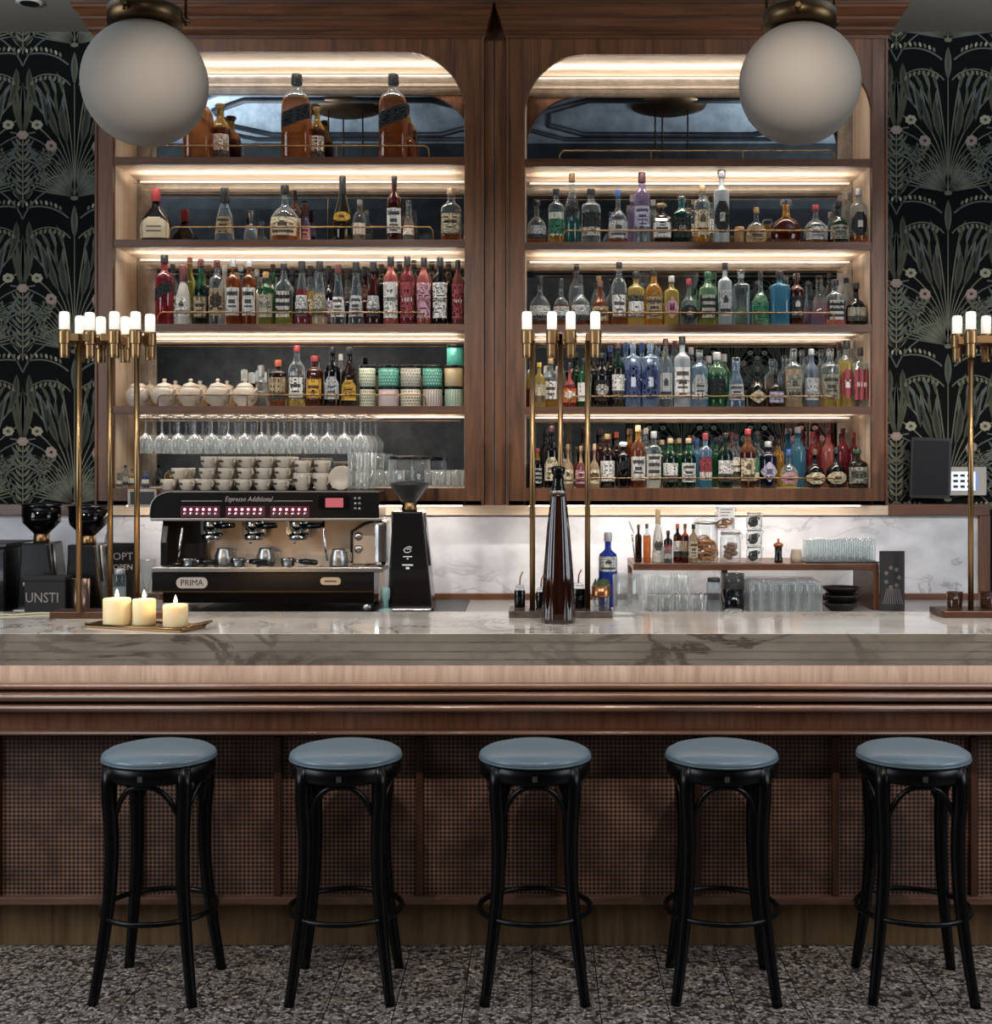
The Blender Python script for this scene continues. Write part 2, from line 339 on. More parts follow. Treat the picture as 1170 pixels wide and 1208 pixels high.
# wallpaper: night-dark ground with fans of long leaves, bell sprays and small flowers
M_wp = mat('wallpaper_ground', '090a0a', .8, spec=.15)
M_wp1 = mat('wallpaper_leaf', '6c6a56', .7); M_wp2 = mat('wallpaper_leaf_olive', '45462f', .7)
M_wp3 = mat('wallpaper_flower_cream', 'a39c83', .7); M_wp4 = mat('wallpaper_flower_rose', 'a58a80', .7)
M_wp5 = mat('wallpaper_grey_green', '565e55', .7); M_wp6 = mat('wallpaper_shade', '23261f', .7)
def wallpaper(mb, xa, xb, za, zb, ax, az, y, d=-1, det=8):
    W, H = .508, .753
    def put(pts, f, mi, lay):
        q = [(min(max(x, xa), xb), y + d * (.001 + .0004 * lay), min(max(z, za), zb)) for x, z in pts]
        if max(p[0] for p in q) - min(p[0] for p in q) < 1e-4 or max(p[2] for p in q) - min(p[2] for p in q) < 1e-4: return
        mb.add(q, f, mi)
    def ribbon(P, w0, w1, mi, lay, wm=None):
        n = len(P); v = []
        for i, (x, z) in enumerate(P):
            a, b = P[max(i - 1, 0)], P[min(i + 1, n - 1)]
            tx, tz = b[0] - a[0], b[1] - a[1]; l = math.hypot(tx, tz) or 1
            t = i / (n - 1); w_ = (w0 + (w1 - w0) * t) * 1.15 if wm is None else max(wm * 1.25 * math.sin(PI * t) ** .8, .0006)
            v += [(x - tz / l * w_, z + tx / l * w_), (x + tz / l * w_, z - tx / l * w_)]
        put(v, [(2 * i, 2 * i + 1, 2 * i + 3, 2 * i + 2) for i in range(n - 1)], mi, lay)
    def arc(p0, ang, length, curl, n=det):
        P = [p0]; x, z = p0; a = math.radians(ang)
        for i in range(n):
            x += length / n * math.sin(a); z += length / n * math.cos(a); P.append((x, z)); a += math.radians(curl) / n
        return P
    def blob(cx, cz, rx, rz, mi, lay, rot=0, n=8, lob=0):
        v = []
        for i in range(n):
            t = 2 * PI * i / n; r = 1 - (lob if i % 2 else 0); a, b = rx * r * math.cos(t), rz * r * math.sin(t)
            v.append((cx + a * math.cos(rot) - b * math.sin(rot), cz + a * math.sin(rot) + b * math.cos(rot)))
        put(v, [list(range(n))], mi, lay)
    def outl(P, w_, mi_o, mi_i, lay):
        ribbon(P, 0, 0, mi_o, lay, w_); ribbon(P, 0, 0, mi_i, lay + 1, w_ * .45)
    i0, i1 = math.floor((xa - ax) / W) - 1, math.ceil((xb - ax) / W) + 1
    j0, j1 = math.floor((za - az) / H) - 1, math.ceil((zb - az) / H) + 1
    for i in range(i0, i1):
        for j in range(j0, j1):
            ox, oz = ax + i * W, az + j * H
            for s in (-1, 1):
                # low fan spread
                for k_ in range(13):
                    ribbon(arc((ox, oz + .01), s * (79 - 5.2 * k_), .225 - .002 * k_, s * 3, 4), 0, 0, 1 if k_ % 3 else 5, 2, .0036)
                # tall blades that arch over
                for q_, (an, ln, cu) in enumerate(((2, .54, 10), (4.5, .53, 24), (7, .51, 40), (9.5, .49, 58), (12, .47, 78), (15, .45, 100), (18, .42, 112), (21, .37, 70), (24, .33, 50), (27, .30, 36))):
                    ribbon(arc((ox, oz + .03), s * an, ln, s * cu, 9), .0018, .0034, (1, 5, 1)[q_ % 3], 1)
                # broad olive leaves
                outl(arc((ox + s * .035, oz + .27), s * 14, .2, -s * 12), .017, 2, 6, 3)
                outl(arc((ox + s * .075, oz + .30), s * 26, .19, -s * 18), .015, 2, 6, 3)
                outl(arc((ox + s * .135, oz + .36), s * 2, .17, s * 16), .014, 5, 6, 3)
                outl(arc((ox + s * .19, oz + .47), s * 22, .18, -s * 26), .016, 2, 6, 3)
                # bell sprays under the arches
                P = arc((ox + s * .02, oz + .56), s * 42, .21, s * 88, 9); ribbon(P, .003, .002, 1, 4)
                for q in range(2, 10):
                    blob(P[q][0], P[q][1] - .018, .0075, .013, 1, 5, s * .3)
                P = arc((ox + s * .03, oz + .66), s * 50, .22, s * 60, 9); ribbon(P, .004, .003, 5, 4)
                for q in range(2, 10, 1):
                    blob(P[q][0], P[q][1] + .02, .0065, .0125, 3 if q % 2 else 1, 5, -s * .3)
                P = arc((ox + s * .254, oz - .02), -s * 30, .26, -s * 60, 8); ribbon(P, .0045, .003, 1, 4)
                P = arc((ox + s * .254, oz - .10), -s * 24, .24, -s * 50, 8); ribbon(P, .003, .003, 5, 4)
                # flowers
                blob(ox + s * .114, oz + .262, .031, .028, 4, 6, s * .5, 14, .14); blob(ox + s * .114, oz + .262, .009, .008, 6, 7)
                blob(ox + s * .183, oz + .365, .030, .025, 3, 6, 0, 14, .14); blob(ox + s * .183, oz + .365, .01, .008, 2, 7)
                # foliage around the stem column
                for q in range(10):
                    z0 = oz - .01 + q * .03
                    ribbon(arc((ox + s * .254, z0), -s * 50, .055 if q % 2 else .085, s * 24, 4), 0, 0, 1 if q % 2 else 5, 4, .0062)
                for q in range(5):
                    P = arc((ox + s * (.254 - .018 * q), oz + .05 + .035 * q), -s * (64 - 8 * q), .12, -s * 20, 5); ribbon(P, .0016, .0014, 1, 3)
                    for t_ in (2, 3, 4):
                        ribbon(arc(P[t_], -s * 10, .026, s * 10, 2), 0, 0, 5, 4, .0045); ribbon(arc(P[t_], -s * 120, .026, s * 10, 2), 0, 0, 1, 4, .0045)
                for q in range(5):
                    ribbon(arc((ox + s * (.06 + .03 * q), oz + .52 - .012 * q), s * (4 + 6 * q), .11, s * 30, 4), 0, 0, (2, 5)[q % 2], 2, .008)
                    ribbon(arc((ox + s * (.05 + .03 * q), oz + .40 + .01 * q), s * (8 + 5 * q), .12, -s * 16, 4), 0, 0, (5, 2)[q % 2], 1, .007)
                for q in range(4):
                    ribbon(arc((ox + s * (.10 + .025 * q), oz + .07 + .045 * q), s * (62 - 4 * q), .10, -s * 30, 4), 0, 0, 5, 3, .007)
                    ribbon(arc((ox + s * (.13 + .02 * q), oz + .20 - .03 * q), -s * 50, .07, s * 30, 4), 0, 0, 1, 3, .006)
                # long leaves above the stem flower
                for q, an in enumerate((2, 8, 14)):
                    ribbon(arc((ox + s * (.254 - .006 * q), oz + .33), -s * an, .25, s * 5, 5), 0, 0, 2 if q else 5, 2, .008)
            ribbon([(ox, oz + .0), (ox, oz + .57)], .003, .002, 1, 2)
            outl([(ox, oz - .19 + .02 * q) for q in range(9)], .014, 5, 2, 4)
            blob(ox, oz + .005, .02, .012, 1, 5)
            ribbon([(ox + .254, oz - .04), (ox + .254, oz + .3)], .003, .003, 1, 3)
            blob(ox + .254, oz + .315, .031, .024, 4, 6, 0, 12, .18); blob(ox + .254, oz + .318, .012, .007, 3, 7)
WPM = [M_wp, M_wp1, M_wp2, M_wp3, M_wp4, M_wp5, M_wp6]
axr, azr = X(1118, DW), Z(229, DW)
wb = MB().box(XL, XR, DW, DW + .1, 0, 4.1)
wallpaper(wb, XL, X(150, DW), 1.5, 3.87, X(88, DW), Z(235, DW), DW)
wallpaper(wb, X(1025, DW), XR, 1.5, 3.87, axr, azr, DW)
structure(wb.build('wall_back', WPM))
wf = MB().box(XL, XR, -.4, -.3, 0, 4.1)
wallpaper(wf, .9, XR, .9, 3.6, 1.95, 1.75, -.3, 1, 5)
structure(wf.build('wall_front', WPM))
M_wall = mat('side_wall_paint', '2e3436', .8)
structure(MB().box(XL - .1, XL, -.4, DW + .1, 0, 4.16).build('wall_left', M_wall))
structure(MB().box(XR, XR + .1, -.4, DW + .1, 0, 4.16).build('wall_right', M_wall))
structure(MB().box(XL, .88, -.3, -.28, 0, 3.62).build('trim_13', mat('grey_brown_panel', '5a544e', .7)))
spot('front_wall_fill', (-2.0, 1.2, 2.965), (-2.2, -.3, 1.7), 55, (1, .92, .85), 110, .015)  # unseen fill added to lift the front wall in the mirrors
# red curtain and red lamp added to give the mirrors their red glow
cur = MB(); P = []
for i in range(41):
    P.append((3.0 + i * .02, -.2 + .03 * math.sin(i * 1.4)))
for i in range(40):
    (a, b), (c_, d_) = P[i], P[i + 1]
    cur.add([(a, b, .6), (c_, d_, .6), (c_, d_, 3.0), (a, b, 3.0)], [(0, 1, 2, 3)], 0, True)
o = cur.build('curtain', mat('red_curtain', 'c8323a', .8))
o.modifiers.new('solid', 'SOLIDIFY').thickness = .004
tag(o, 'red pleated curtain on the wall opposite the bar, added for the red mirror glow', 'curtain')
l = bpy.data.lights.new('curtain_fill', 'SPOT'); l.energy = 170; l.color = (1, .25, .22); l.spot_size = 1.0; l.shadow_soft_size = .05
lo = bpy.data.objects.new('curtain_fill', l); COL.objects.link(lo); lo.location = (3.4, 1.1, 3.4)
lo.rotation_euler = (Vector((3.4, -.2, 1.9)) - lo.location).to_track_quat('-Z', 'Y').to_euler()

# marble backsplash with its wooden rails
structure(MB().box(XL, X(1155, 6.43), 6.43, DW, 1.0, Z(606, 6.43)).build('trim_6', M_marw))
zt0, zt1 = Z(608, 6.42), Z(594.5, 6.42)
structure(MB().box(XL, X(1167, 6.41), 6.40, DW, zt0, zt1).build('trim_7', M_woodx, bevel=.003))
structure(MB().box(X(1155, 6.41), X(1168, 6.41), 6.405, DW, 1.0, zt0).build('trim_8', M_wood, bevel=.003))
structure(MB().box(XL, X(1155, 6.41), 6.40, 6.43, Z(713, 6.41), Z(700, 6.41)).build('trim_9', M_woodx, bevel=.003))
structure(MB().box(X(131, 6.4), X(1047, 6.4), 6.392, 6.40, zt0 + .002, zt1 - .001).build('trim_10', M_linx))  # pale strip over the brown rail, painting in the light beneath the cabinets
# back worktop with its cabinet body
bk = empty('back_counter', (0, 6.1, 0)); tag(bk, 'long low back counter under the marble backsplash behind the bar', 'counter')
TOPB = 1.085
def child(mb, name, m, par, bevel=0):
    """build in world space and hang on a parent that sits elsewhere"""
    o = mb.build(name, m, None, bevel); o.parent = par
    o.location = -Vector(par.location); return o
child(MB().box(XL + .01, XR - .01, 5.70, 6.40, TOPB - .03, TOPB), 'worktop', mat('grey_worktop', '8f8a86', .3), bk)
child(MB().box(XL + .01, XR - .01, 5.74, 6.40, 0, TOPB - .03), 'body', M_dark, bk)

# ------------------------------------------------------------------ the two back-bar cabinets
SHY = {'L': [185, 282.5, 382, 478.9, 575.8], 'R': [187.2, 285.3, 382.6, 479.8, 576]}
def shz(c, k): return Z(SHY[c][k], DC)
CAB = {'L': (112, 133, 548, 571), 'R': (597, 619, 1028.5, 1047)}
M_under = M_linx
def cabinet(c):
    ox0, ix0, ix1, ox1 = [X(p, DC) for p in CAB[c]]
    root = empty('back_bar_cabinet', ((ox0 + ox1) / 2, DC, 1.55))
    tag(root, {'L': 'tall walnut bottle cabinet with arched top above the coffee machine',
               'R': 'tall walnut bottle cabinet with arched top above the jars and tumblers'}[c], 'cabinet', 'back bar cabinets')
    zb, zt = Z(596, DC), Z(40, DC); za = Z(61 if c == 'L' else 64, DC)
    yf = DC
    f = MB()
    f.box(ox0, ix0, yf, yf + .03, zb, zt).box(ix1, ox1, yf, yf + .03, zb, zt)
    f.box(ix0, ix1, yf, yf + .03, zb, shz(c, 4))
    # arched top rail
    r = .285; q = .97; pts = [(ix1, zt), (ix0, zt), (ix0, za - r)]
    for i in range(13):
        a = PI - PI / 2 * i / 12; pts.append((ix0 + r * q + r * q * math.cos(a), za - r + r * math.sin(a)))
    for i in range(13):
        a = PI / 2 - PI / 2 * i / 12; pts.append((ix1 - r * q + r * q * math.cos(a), za - r + r * math.sin(a)))
    pts.append((ix1, za - r))
    # split into convex strips
    arch = pts[2:]; n = len(arch)
    for i in range(n - 1):
        (xa, z1), (xb, z2) = arch[i], arch[i + 1]
        if abs(xb - xa) < 1e-5: continue
        f.prism([(xa, z1), (xb, z2), (xb, zt), (xa, zt)], yf, yf + .03)
    child(f, 'face_frame', M_wood, root, .002)
    # thin bead round the outer stiles
    for xb in (ox0, ox1 - .012): child(MB().box(xb, xb + .012, yf - .008, yf, zb, zt), 'bead', M_wood, root, .002)
    for a, b, nm in ((ox0, ix0, 'side_panel'), (ix1, ox1, 'side_panel')):
        child(MB().box(a, b, yf + .03, DM, zb, zt), nm, M_wood, root)
    t = .012
    child(MB().box(ix0, ix0 + .003, yf + .03, DM - .002, shz(c, 4), zt), 'lining', M_lin, root)
    child(MB().box(ix1 - .003, ix1, yf + .03, DM - .002, shz(c, 4), zt), 'lining', M_lin, root)
    child(MB().box(ox0, ox1, yf + .03, DM, zt - .02, zt), 'top_board', M_wood, root)
    child(MB().box(ix0, ix1, yf + .03, DM - .002, za, za + .004), 'lining', M_linx, root)
    child(MB().box(ox0, ox1, yf, DM, zb - .001, zb + .02), 'bottom_board', M_woodx, root)
    for k in range(5):
        z1 = shz(c, k); z0 = z1 - .034
        b = MB(); b.box(ix0, ix1, yf + .004, yf + .03, z0, z1, 0)
        b.box(ix0 + .003, ix1 - .003, yf + .03, DM - .001, z0 + .003, z1, 1)
        child(b, 'shelf', [M_woodx, M_linx], root)
    child(MB().box(ix0, ix1, DM, DM + .012, shz(c, 4) - .03, zt), 'back_mirror', M_mir, root)
    # crown moulding: stacked, flaring profiles mitred round both returns
    prof = []
    zc0, zc1 = Z(46, DC), Z(2, 5.94)
    h = zc1 - zc0
    pr = [(0, 0), (.012, 0), (.012, .12), (.02, .14), (.03, .2), (.045, .24), (.045, .34), (.055, .38), (.075, .5), (.085, .54), (.085, .62), (.10, .66), (.125, .78), (.14, .82), (.14, .92), (.15, .94), (.15, 1), (0, 1)]
    cr = MB(); v = []
    for e, u in pr:
        e2 = e * (.55 if c == 'L' else .55)
        el = e * .42
        xl = ox0 - (el if c == 'L' else el * .75); xr = ox1 + (el if c == 'R' else el * .75)
        v.append([(xl, yf - e, zc0 + h * u), (xr, yf - e, zc0 + h * u), (xr, DW, zc0 + h * u), (xl, DW, zc0 + h * u)])
    for i in range(len(v) - 1):
        a, b = v[i], v[i + 1]
        cr.add([a[0], a[1], b[1], b[0]], [(0, 1, 2, 3)]); cr.add([a[1], a[2], b[2], b[1]], [(0, 1, 2, 3)]); cr.add([a[3], a[0], b[0], b[3]], [(0, 1, 2, 3)])
    cr.add(v[-2], [(0, 1, 2, 3)])
    child(cr, 'crown', M_crown, root)
    # brass gallery rails
    RY = {'L': [(172, 178, 506), (268, 200, 511), (368.5, 186, 500), (465.7, 186, 502), None],
          'R': [(178, 660, 984), (272, 664, 984), (369, 706, 984), (467.5, 672, 986), (564, 676, 986)]}[c]
    for k, e in enumerate(RY):
        if not e: continue
        yr, a, b = e; yd = DC + .022; zz = Z(yr, yd); z1 = shz(c, k)
        xa, xb = X(a, yd), X(b, yd); q = .025
        P = [(xa, yd, z1)] + [(xa + q - q * math.cos(t), yd, zz - q + q * math.sin(t)) for t in (.3, .8, 1.2, PI / 2)] + \
            [(xb - q + q * math.sin(t), yd, zz - q + q * math.cos(t)) for t in (0, .4, .8, 1.27)] + [(xb, yd, z1)]
        g = MB().tube(P, .0036, 8)
        n = max(2, round((xb - xa) / .42))
        for i in range(1, n):
            x = xa + (xb - xa) * i / n; g.tube([(x, yd, z1), (x, yd, zz)], .003, 6)
        child(g, 'gallery_rail', M_brass, root)
    # LED diffuser in each upper back corner; fill bars and front lights are added
    tops = [za] + [shz(c, k) - .034 for k in range(4)]
    for k, z in enumerate(tops):
        child(MB().box(ix0 + .02, ix1 - .02, DM - .012, DM - .003, z - .009, z - .001), 'light_strip', M_led, root)
        zo = .046 if k < 3 else .02
        for dd_, pw in (((.035, .35), (.17, .95)) if (c, k) != ('L', 4) else ((.045, .9),)):
            child(MB().box(ix0 + .04, ix1 - .04, DM - dd_ - .003, DM - dd_ + .003, z - zo - .004, z - zo - .001), 'fill_bar', M_linx, root)  # bars added to even out the light on shelf undersides
            area('underside_fill_%s%d' % (c, k), ((ix0 + ix1) / 2, DM - dd_, z - zo), (PI, 0, 0), ix1 - ix0 - .1, .012, FILLB[k] * pw, (1, .87, .75))
        area('front_fill_%s%d' % (c, k), ((ix0 + ix1) / 2, yf + .04, z - .004), (math.radians(9), 0, 0), ix1 - ix0 - .1, .012, FILLF[k], (1, .88, .76), 100)  # light added for the bottle fronts; no strip is modelled here
    child(MB().box(ix0 + .02, ix1 - .02, 6.22, 6.232, zb - .009, zb - .001), 'light_strip', M_ledc, root)
    area('under_cabinet_light_' + c, ((ix0 + ix1) / 2, 6.22, zb - .012), (math.radians(20), 0, 0), ix1 - ix0 - .02, .03, 5.2, (1, .93, .86))
FILLB = [2.3, 2.1, 2.2, 2.0, 1.5]; FILLF = [1.6, 2.0, 2.1, 2.1, 2.0]
cabinet('L'); cabinet('R')
fz0, fz1 = Z(596, DC), Z(40, DC)
fp = MB().box(X(571, DC) + .001, X(583, DC) - .002, DC + .012, DM, fz0, Z(46.5, DC)).box(X(583, DC) + .002, X(597, DC) - .001, DC + .012, DM, fz0, Z(46.5, DC)).box(X(575, DC), X(591, DC), DC + .03, DM, fz0, Z(46.5, DC))
tag(fp.build('filler_panel', M_wood, bevel=.003), 'narrow walnut panel with a centre seam closing the gap between both cabinets', 'panel')
structure(MB().prism([(X(572, DC), Z(46, DC)), (X(596, DC), Z(46, DC)), (X(583.5, DC), Z(9, DC)), (X(581.5, DC), Z(9, DC))], DC + .035, DM).build('trim_11', M_crown))
# small round speaker in the ceiling
sp = empty('ceiling_speaker', (X(35, 6.03), 6.03, 3.87)); tag(sp, 'small round fitting in the grey ceiling beside the wallpaper', 'speaker')
MB().lathe([(.06, 0), (.062, -.008), (.045, -.012)], 20).build('ring', mat('pale_metal', 'b8b4ae', .4), sp)
MB().lathe([(.044, -.0122), (.03, -.002)], 20).build('grille', M_blk, sp)
# ------------------------------------------------------------------ bar counter
BT = 1.17; DF, DB = 4.45, 5.12
bc = empty('bar_counter', (0, 4.75, 0)); tag(bc, 'long bar counter with marble top, lit wooden front and woven cane panels', 'bar counter')
XA, XB = XL + .02, XR - .02
t = MB()
pr = [(DF, BT), (DF, BT - .028), (DF + .003, BT - .030), (DF + .003, BT - .060), (DF + .006, BT - .062), (DF + .006, BT - .088), (DF + .009, BT - .090), (DF + .009, BT - .109), (DB, BT - .109), (DB, BT)]
t.prism([(a, b) for a, b in pr], XA, XB, 0, 'x')
t.m[0] = 0
# top face and edge faces take their own marble tone
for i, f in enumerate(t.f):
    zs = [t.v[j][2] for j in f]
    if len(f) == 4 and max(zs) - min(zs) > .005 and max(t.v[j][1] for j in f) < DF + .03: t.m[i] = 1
child(t, 'countertop', [M_mart, M_marf], bc, .002)
xs = [X(p, 4.68) for p in (-160, -3, 163, 328, 495, 660, 822, 985, 1148, 1312)]
D1 = 4.60
child(MB().box(XA, XB, D1, 4.8, Z(806, D1), BT - .11), 'fascia_board', M_fascia, bc)
def mold(y0, y1, dep, nm='moulding'):
    z1, z0 = Z(y0, 4.56), Z(y1, 4.56); r = (z1 - z0) / 2; zc = (z0 + z1) / 2
    p = [(D1 + .03, z0)] + [(4.56 + dep - r * math.cos(a), zc + r * math.sin(a)) for a in [math.radians(q) for q in (-80, -55, -30, -5, 20, 45, 70, 88)]] + [(D1 + .03, z1)]
    child(MB().prism(p, XA, XB, 0, 'x', True), nm, M_mould, bc)
mold(807, 815, .022); mold(817.5, 828, .0); mold(831, 840, -.006)
child(MB().box(XA, XB, 4.61, 4.8, Z(866, 4.61), Z(806, 4.6)), 'lower_board', M_band, bc)
mold(863.5, 868.5, .012, 'rail')
# cane panels set between narrow stiles
def cane():
    m = mat('woven_cane', '6b4a3c', .6); b = m.node_tree.nodes['Principled BSDF']
    v = coords(m); sx = N(m, 'ShaderNodeSeparateXYZ'); L(m, v, sx.inputs[0])
    def sn(src, fq, ph=0):
        a = N(m, 'ShaderNodeMath', operation='MULTIPLY_ADD'); L(m, src, a.inputs[0]); a.inputs[1].default_value = fq; a.inputs[2].default_value = ph
        s = N(m, 'ShaderNodeMath', operation='SINE'); L(m, a.outputs[0], s.inputs[0]); return s.outputs[0]
    fq = 2 * PI / .0152
    a, c_ = sn(sx.outputs[0], fq), sn(sx.outputs[2], fq)
    pr_ = N(m, 'ShaderNodeMath', operation='ADD'); L(m, a, pr_.inputs[0]); L(m, c_, pr_.inputs[1])
    r = ramp(m, [(.0, '9a7058'), (.5, '7b5643'), (.62, '20130e'), (1, '0c0605')])
    mr = N(m, 'ShaderNodeMapRange'); mr.inputs[1].default_value = -2; mr.inputs[2].default_value = 2; L(m, pr_.outputs[0], mr.inputs[0])
    L(m, mr.outputs[0], r.inputs[0]); 
    n = N(m, 'ShaderNodeTexNoise', i_Scale=9.0, i_Detail=4.0); L(m, v, n.inputs['Vector']); r2 = ramp(m, [(.3, '9a9090'), (.7, 'ffffff')]); L(m, n.outputs[0], r2.inputs[0])
    mx = N(m, 'ShaderNodeMix', data_type='RGBA', blend_type='MULTIPLY'); mx.inputs[0].default_value = 1
    L(m, r.outputs[0], mx.inputs[6]); L(m, r2.outputs[0], mx.inputs[7]); L(m, mx.outputs[2], b.inputs['Base Color'])
    bp = N(m, 'ShaderNodeBump', i_Strength=.5, i_Distance=.002, invert=True); L(m, mr.outputs[0], bp.inputs['Height']); L(m, bp.outputs[0], b.inputs['Normal'])
    return m
M_cane = cane()
zc1, zc0 = Z(869, 4.68), Z(1060, 4.68)
for i in range(len(xs) - 1):
    child(MB().box(xs[i] + .012, xs[i + 1] - .012, 4.685, 4.70, zc0, zc1), 'cane_panel', M_cane, bc)
for x in xs:
    child(MB().box(x - .0125, x + .0125, 4.668, 4.70, zc0, zc1), 'stile', M_stile, bc, .002)
child(MB().box(XA, XB, 4.70, 4.8, Z(1066, 4.7), Z(866, 4.7)), 'backing_board', M_dark, bc)
child(MB().box(XA, XB, 4.655, 4.76, Z(1068, 4.655), Z(1059, 4.655)), 'bottom_rail', M_mould, bc, .004)
child(MB().box(XA, XB, 4.765, 4.80, 0.0005, Z(1062, 4.7)), 'kick_board', M_kick, bc)
child(MB().box(XA, XB, 4.80, 5.02, 0.0005, BT - .11), 'body', M_dark, bc)
area('counter_led', (0, 4.53, BT - .113), (math.radians(28), 0, 0), 5.6, .02, 5.8, (1, .93, .86))

# ------------------------------------------------------------------ bar stools
def stool(px, rz, label):
    root = empty('bar_stool', (X(px, 4.39), 4.39, 0), rz); tag(root, label, 'bar stool', 'bar stools along the counter')
    if stool.proto:
        pr_ = stool.proto
        for ch in list(pr_.children):
            c_ = ch.copy(); COL.objects.link(c_); c_.parent = root
            for g in ch.children:
                d_ = g.copy(); COL.objects.link(d_); d_.parent = c_
        return root
    stool.proto = root
    SH = .765
    MB().lathe([(.0, SH - .004), (.165, SH - .004), (.181, SH), (.187, SH + .010), (.183, SH + .020), (.165, SH + .031), (.125, SH + .041), (.07, SH + .046), (.0, SH + .047)], 48).build('seat_pad', M_seat, root)
    # welt piping round the pad
    MB().tube([(.184 * math.cos(a), .184 * math.sin(a), SH + .003) for a in [2 * PI * i / 48 for i in range(48)]], .0042, 6, closed=True).build('piping', M_seat2, root)
    MB().lathe([(.150, SH - .055), (.178, SH - .055), (.183, SH - .048), (.183, SH - .008), (.178, SH - .003), (.150, SH - .003)], 48).build('seat_ring', M_lacq, root)
    feet = .185 * math.sqrt(2) * .92
    for i in range(4):
        a = PI / 4 + i * PI / 2; ca, sa = math.cos(a), math.sin(a)
        P = []; R = []
        for u in [j / 14 for j in range(15)]:
            z = SH - .006 - u * (SH - .006)
            if u < .1: r = .166 + .012 * u / .1
            else: r = .178 - .022 * math.sin(min(1, (u - .1) / .5) * PI / 2) + max(0, u - .25) ** 1.6 * .118
            P.append((r * ca, r * sa, z)); R.append(.0265 - .0095 * u)
        P[-1] = (P[-1][0], P[-1][1], 0.0)
        lg = MB().tube(P, .02, 12, rr=R).build('leg', M_lacq, root)
        # bentwood arch between this leg and the next
        a2 = a + PI / 2; Q = []
        for j in range(17):
            s_ = j / 16; t_ = (s_ - .5) * 2
            ang = a + (a2 - a) * s_
            hgt = SH - .062 - .135 * abs(t_) ** 2.6
            rr_ = .160 - .004 * (1 - abs(t_))
            Q.append((rr_ * math.cos(ang), rr_ * math.sin(ang), hgt))
        Q = [(.166 * ca, .166 * sa, SH - .24)] + Q + [(.166 * math.cos(a2), .166 * math.sin(a2), SH - .24)]
        MB().tube(Q, .0095, 8).build('brace', M_lacq, root)
    MB().tube([(.186 * math.cos(a), .186 * math.sin(a), .268) for a in [2 * PI * i / 40 for i in range(40)]], .0095, 8, closed=True).build('foot_ring', M_lacq, root)
    MB().rbox(-.008, .008, -.1865, -.182, SH - .040, SH - .022, .002).build('maker_plate', M_steel, root)
    return root
stool.proto = None
M_seat = mat('blue_grey_leather', '64757f', .38, spec=.55, coat=.15); M_seat2 = mat('blue_grey_piping', '56666f', .35)
names = [(188, -.05, 'black bentwood stool with blue grey seat standing nearest the three candles'),
         (408, .02, 'black bentwood stool with blue grey seat, in front of the coffee machine'),
         (631, .0, 'black bentwood stool with blue grey seat, middle one of five, below tall brown bottle'),
         (851, -.04, 'black bentwood stool with blue grey seat, fourth along from the candles'),
         (1077, -.07, 'black bentwood stool with blue grey seat, rightmost of the five')]
for a in names: stool(*a)

# ------------------------------------------------------------------ globe pendants
M_opal = mat('opal_glass', '80786f', .75, spec=.2)
def pendant(px, py, D, R, label):
    x, z = X(px, D), Z(py, D); zc = 4.10
    root = empty('globe_pendant', (x, D, z)); tag(root, label, 'pendant lamp', 'globe pendants over the bar')
    MB().lathe([(R * math.sin(a) + .0, -R * math.cos(a)) for a in [PI * i / 32 for i in range(1, 31)]], 48).build('globe', M_opal, root)
    MB().lathe([(.07, R * .93), (.118, R * .93), (.118, R * .93 + .052), (.112, R * .93 + .057), (.02, R * .93 + .06)], 40).build('cap', M_brassd, root)
    for i in range(3):
        a = .3 + i * 2 * PI / 3
        MB().tube([(.128 * math.cos(a), .128 * math.sin(a), R * .93 + .01), (.128 * math.cos(a), .128 * math.sin(a), zc - z - .02)], .0052, 6).build('rod', M_brassd, root)
        MB().tube([(.11 * math.cos(a), .11 * math.sin(a), R * .93 + .03), (.14 * math.cos(a), .14 * math.sin(a), R * .93 + .03)], .009, 8).build('bolt', M_brassd, root)
    MB().lathe([(.0, zc - z - .055), (.14, zc - z - .05), (.24, zc - z - .02), (.25, zc - z)], 40).build('ceiling_rose', M_brassd, root)
pendant(171, 98.5, 4.24, .2005, 'unlit white glass globe pendant with brass cap hanging beside the candle end')
pendant(943, 99, 4.29, .1965, 'unlit white glass globe pendant with brass cap hanging at the tumbler end')

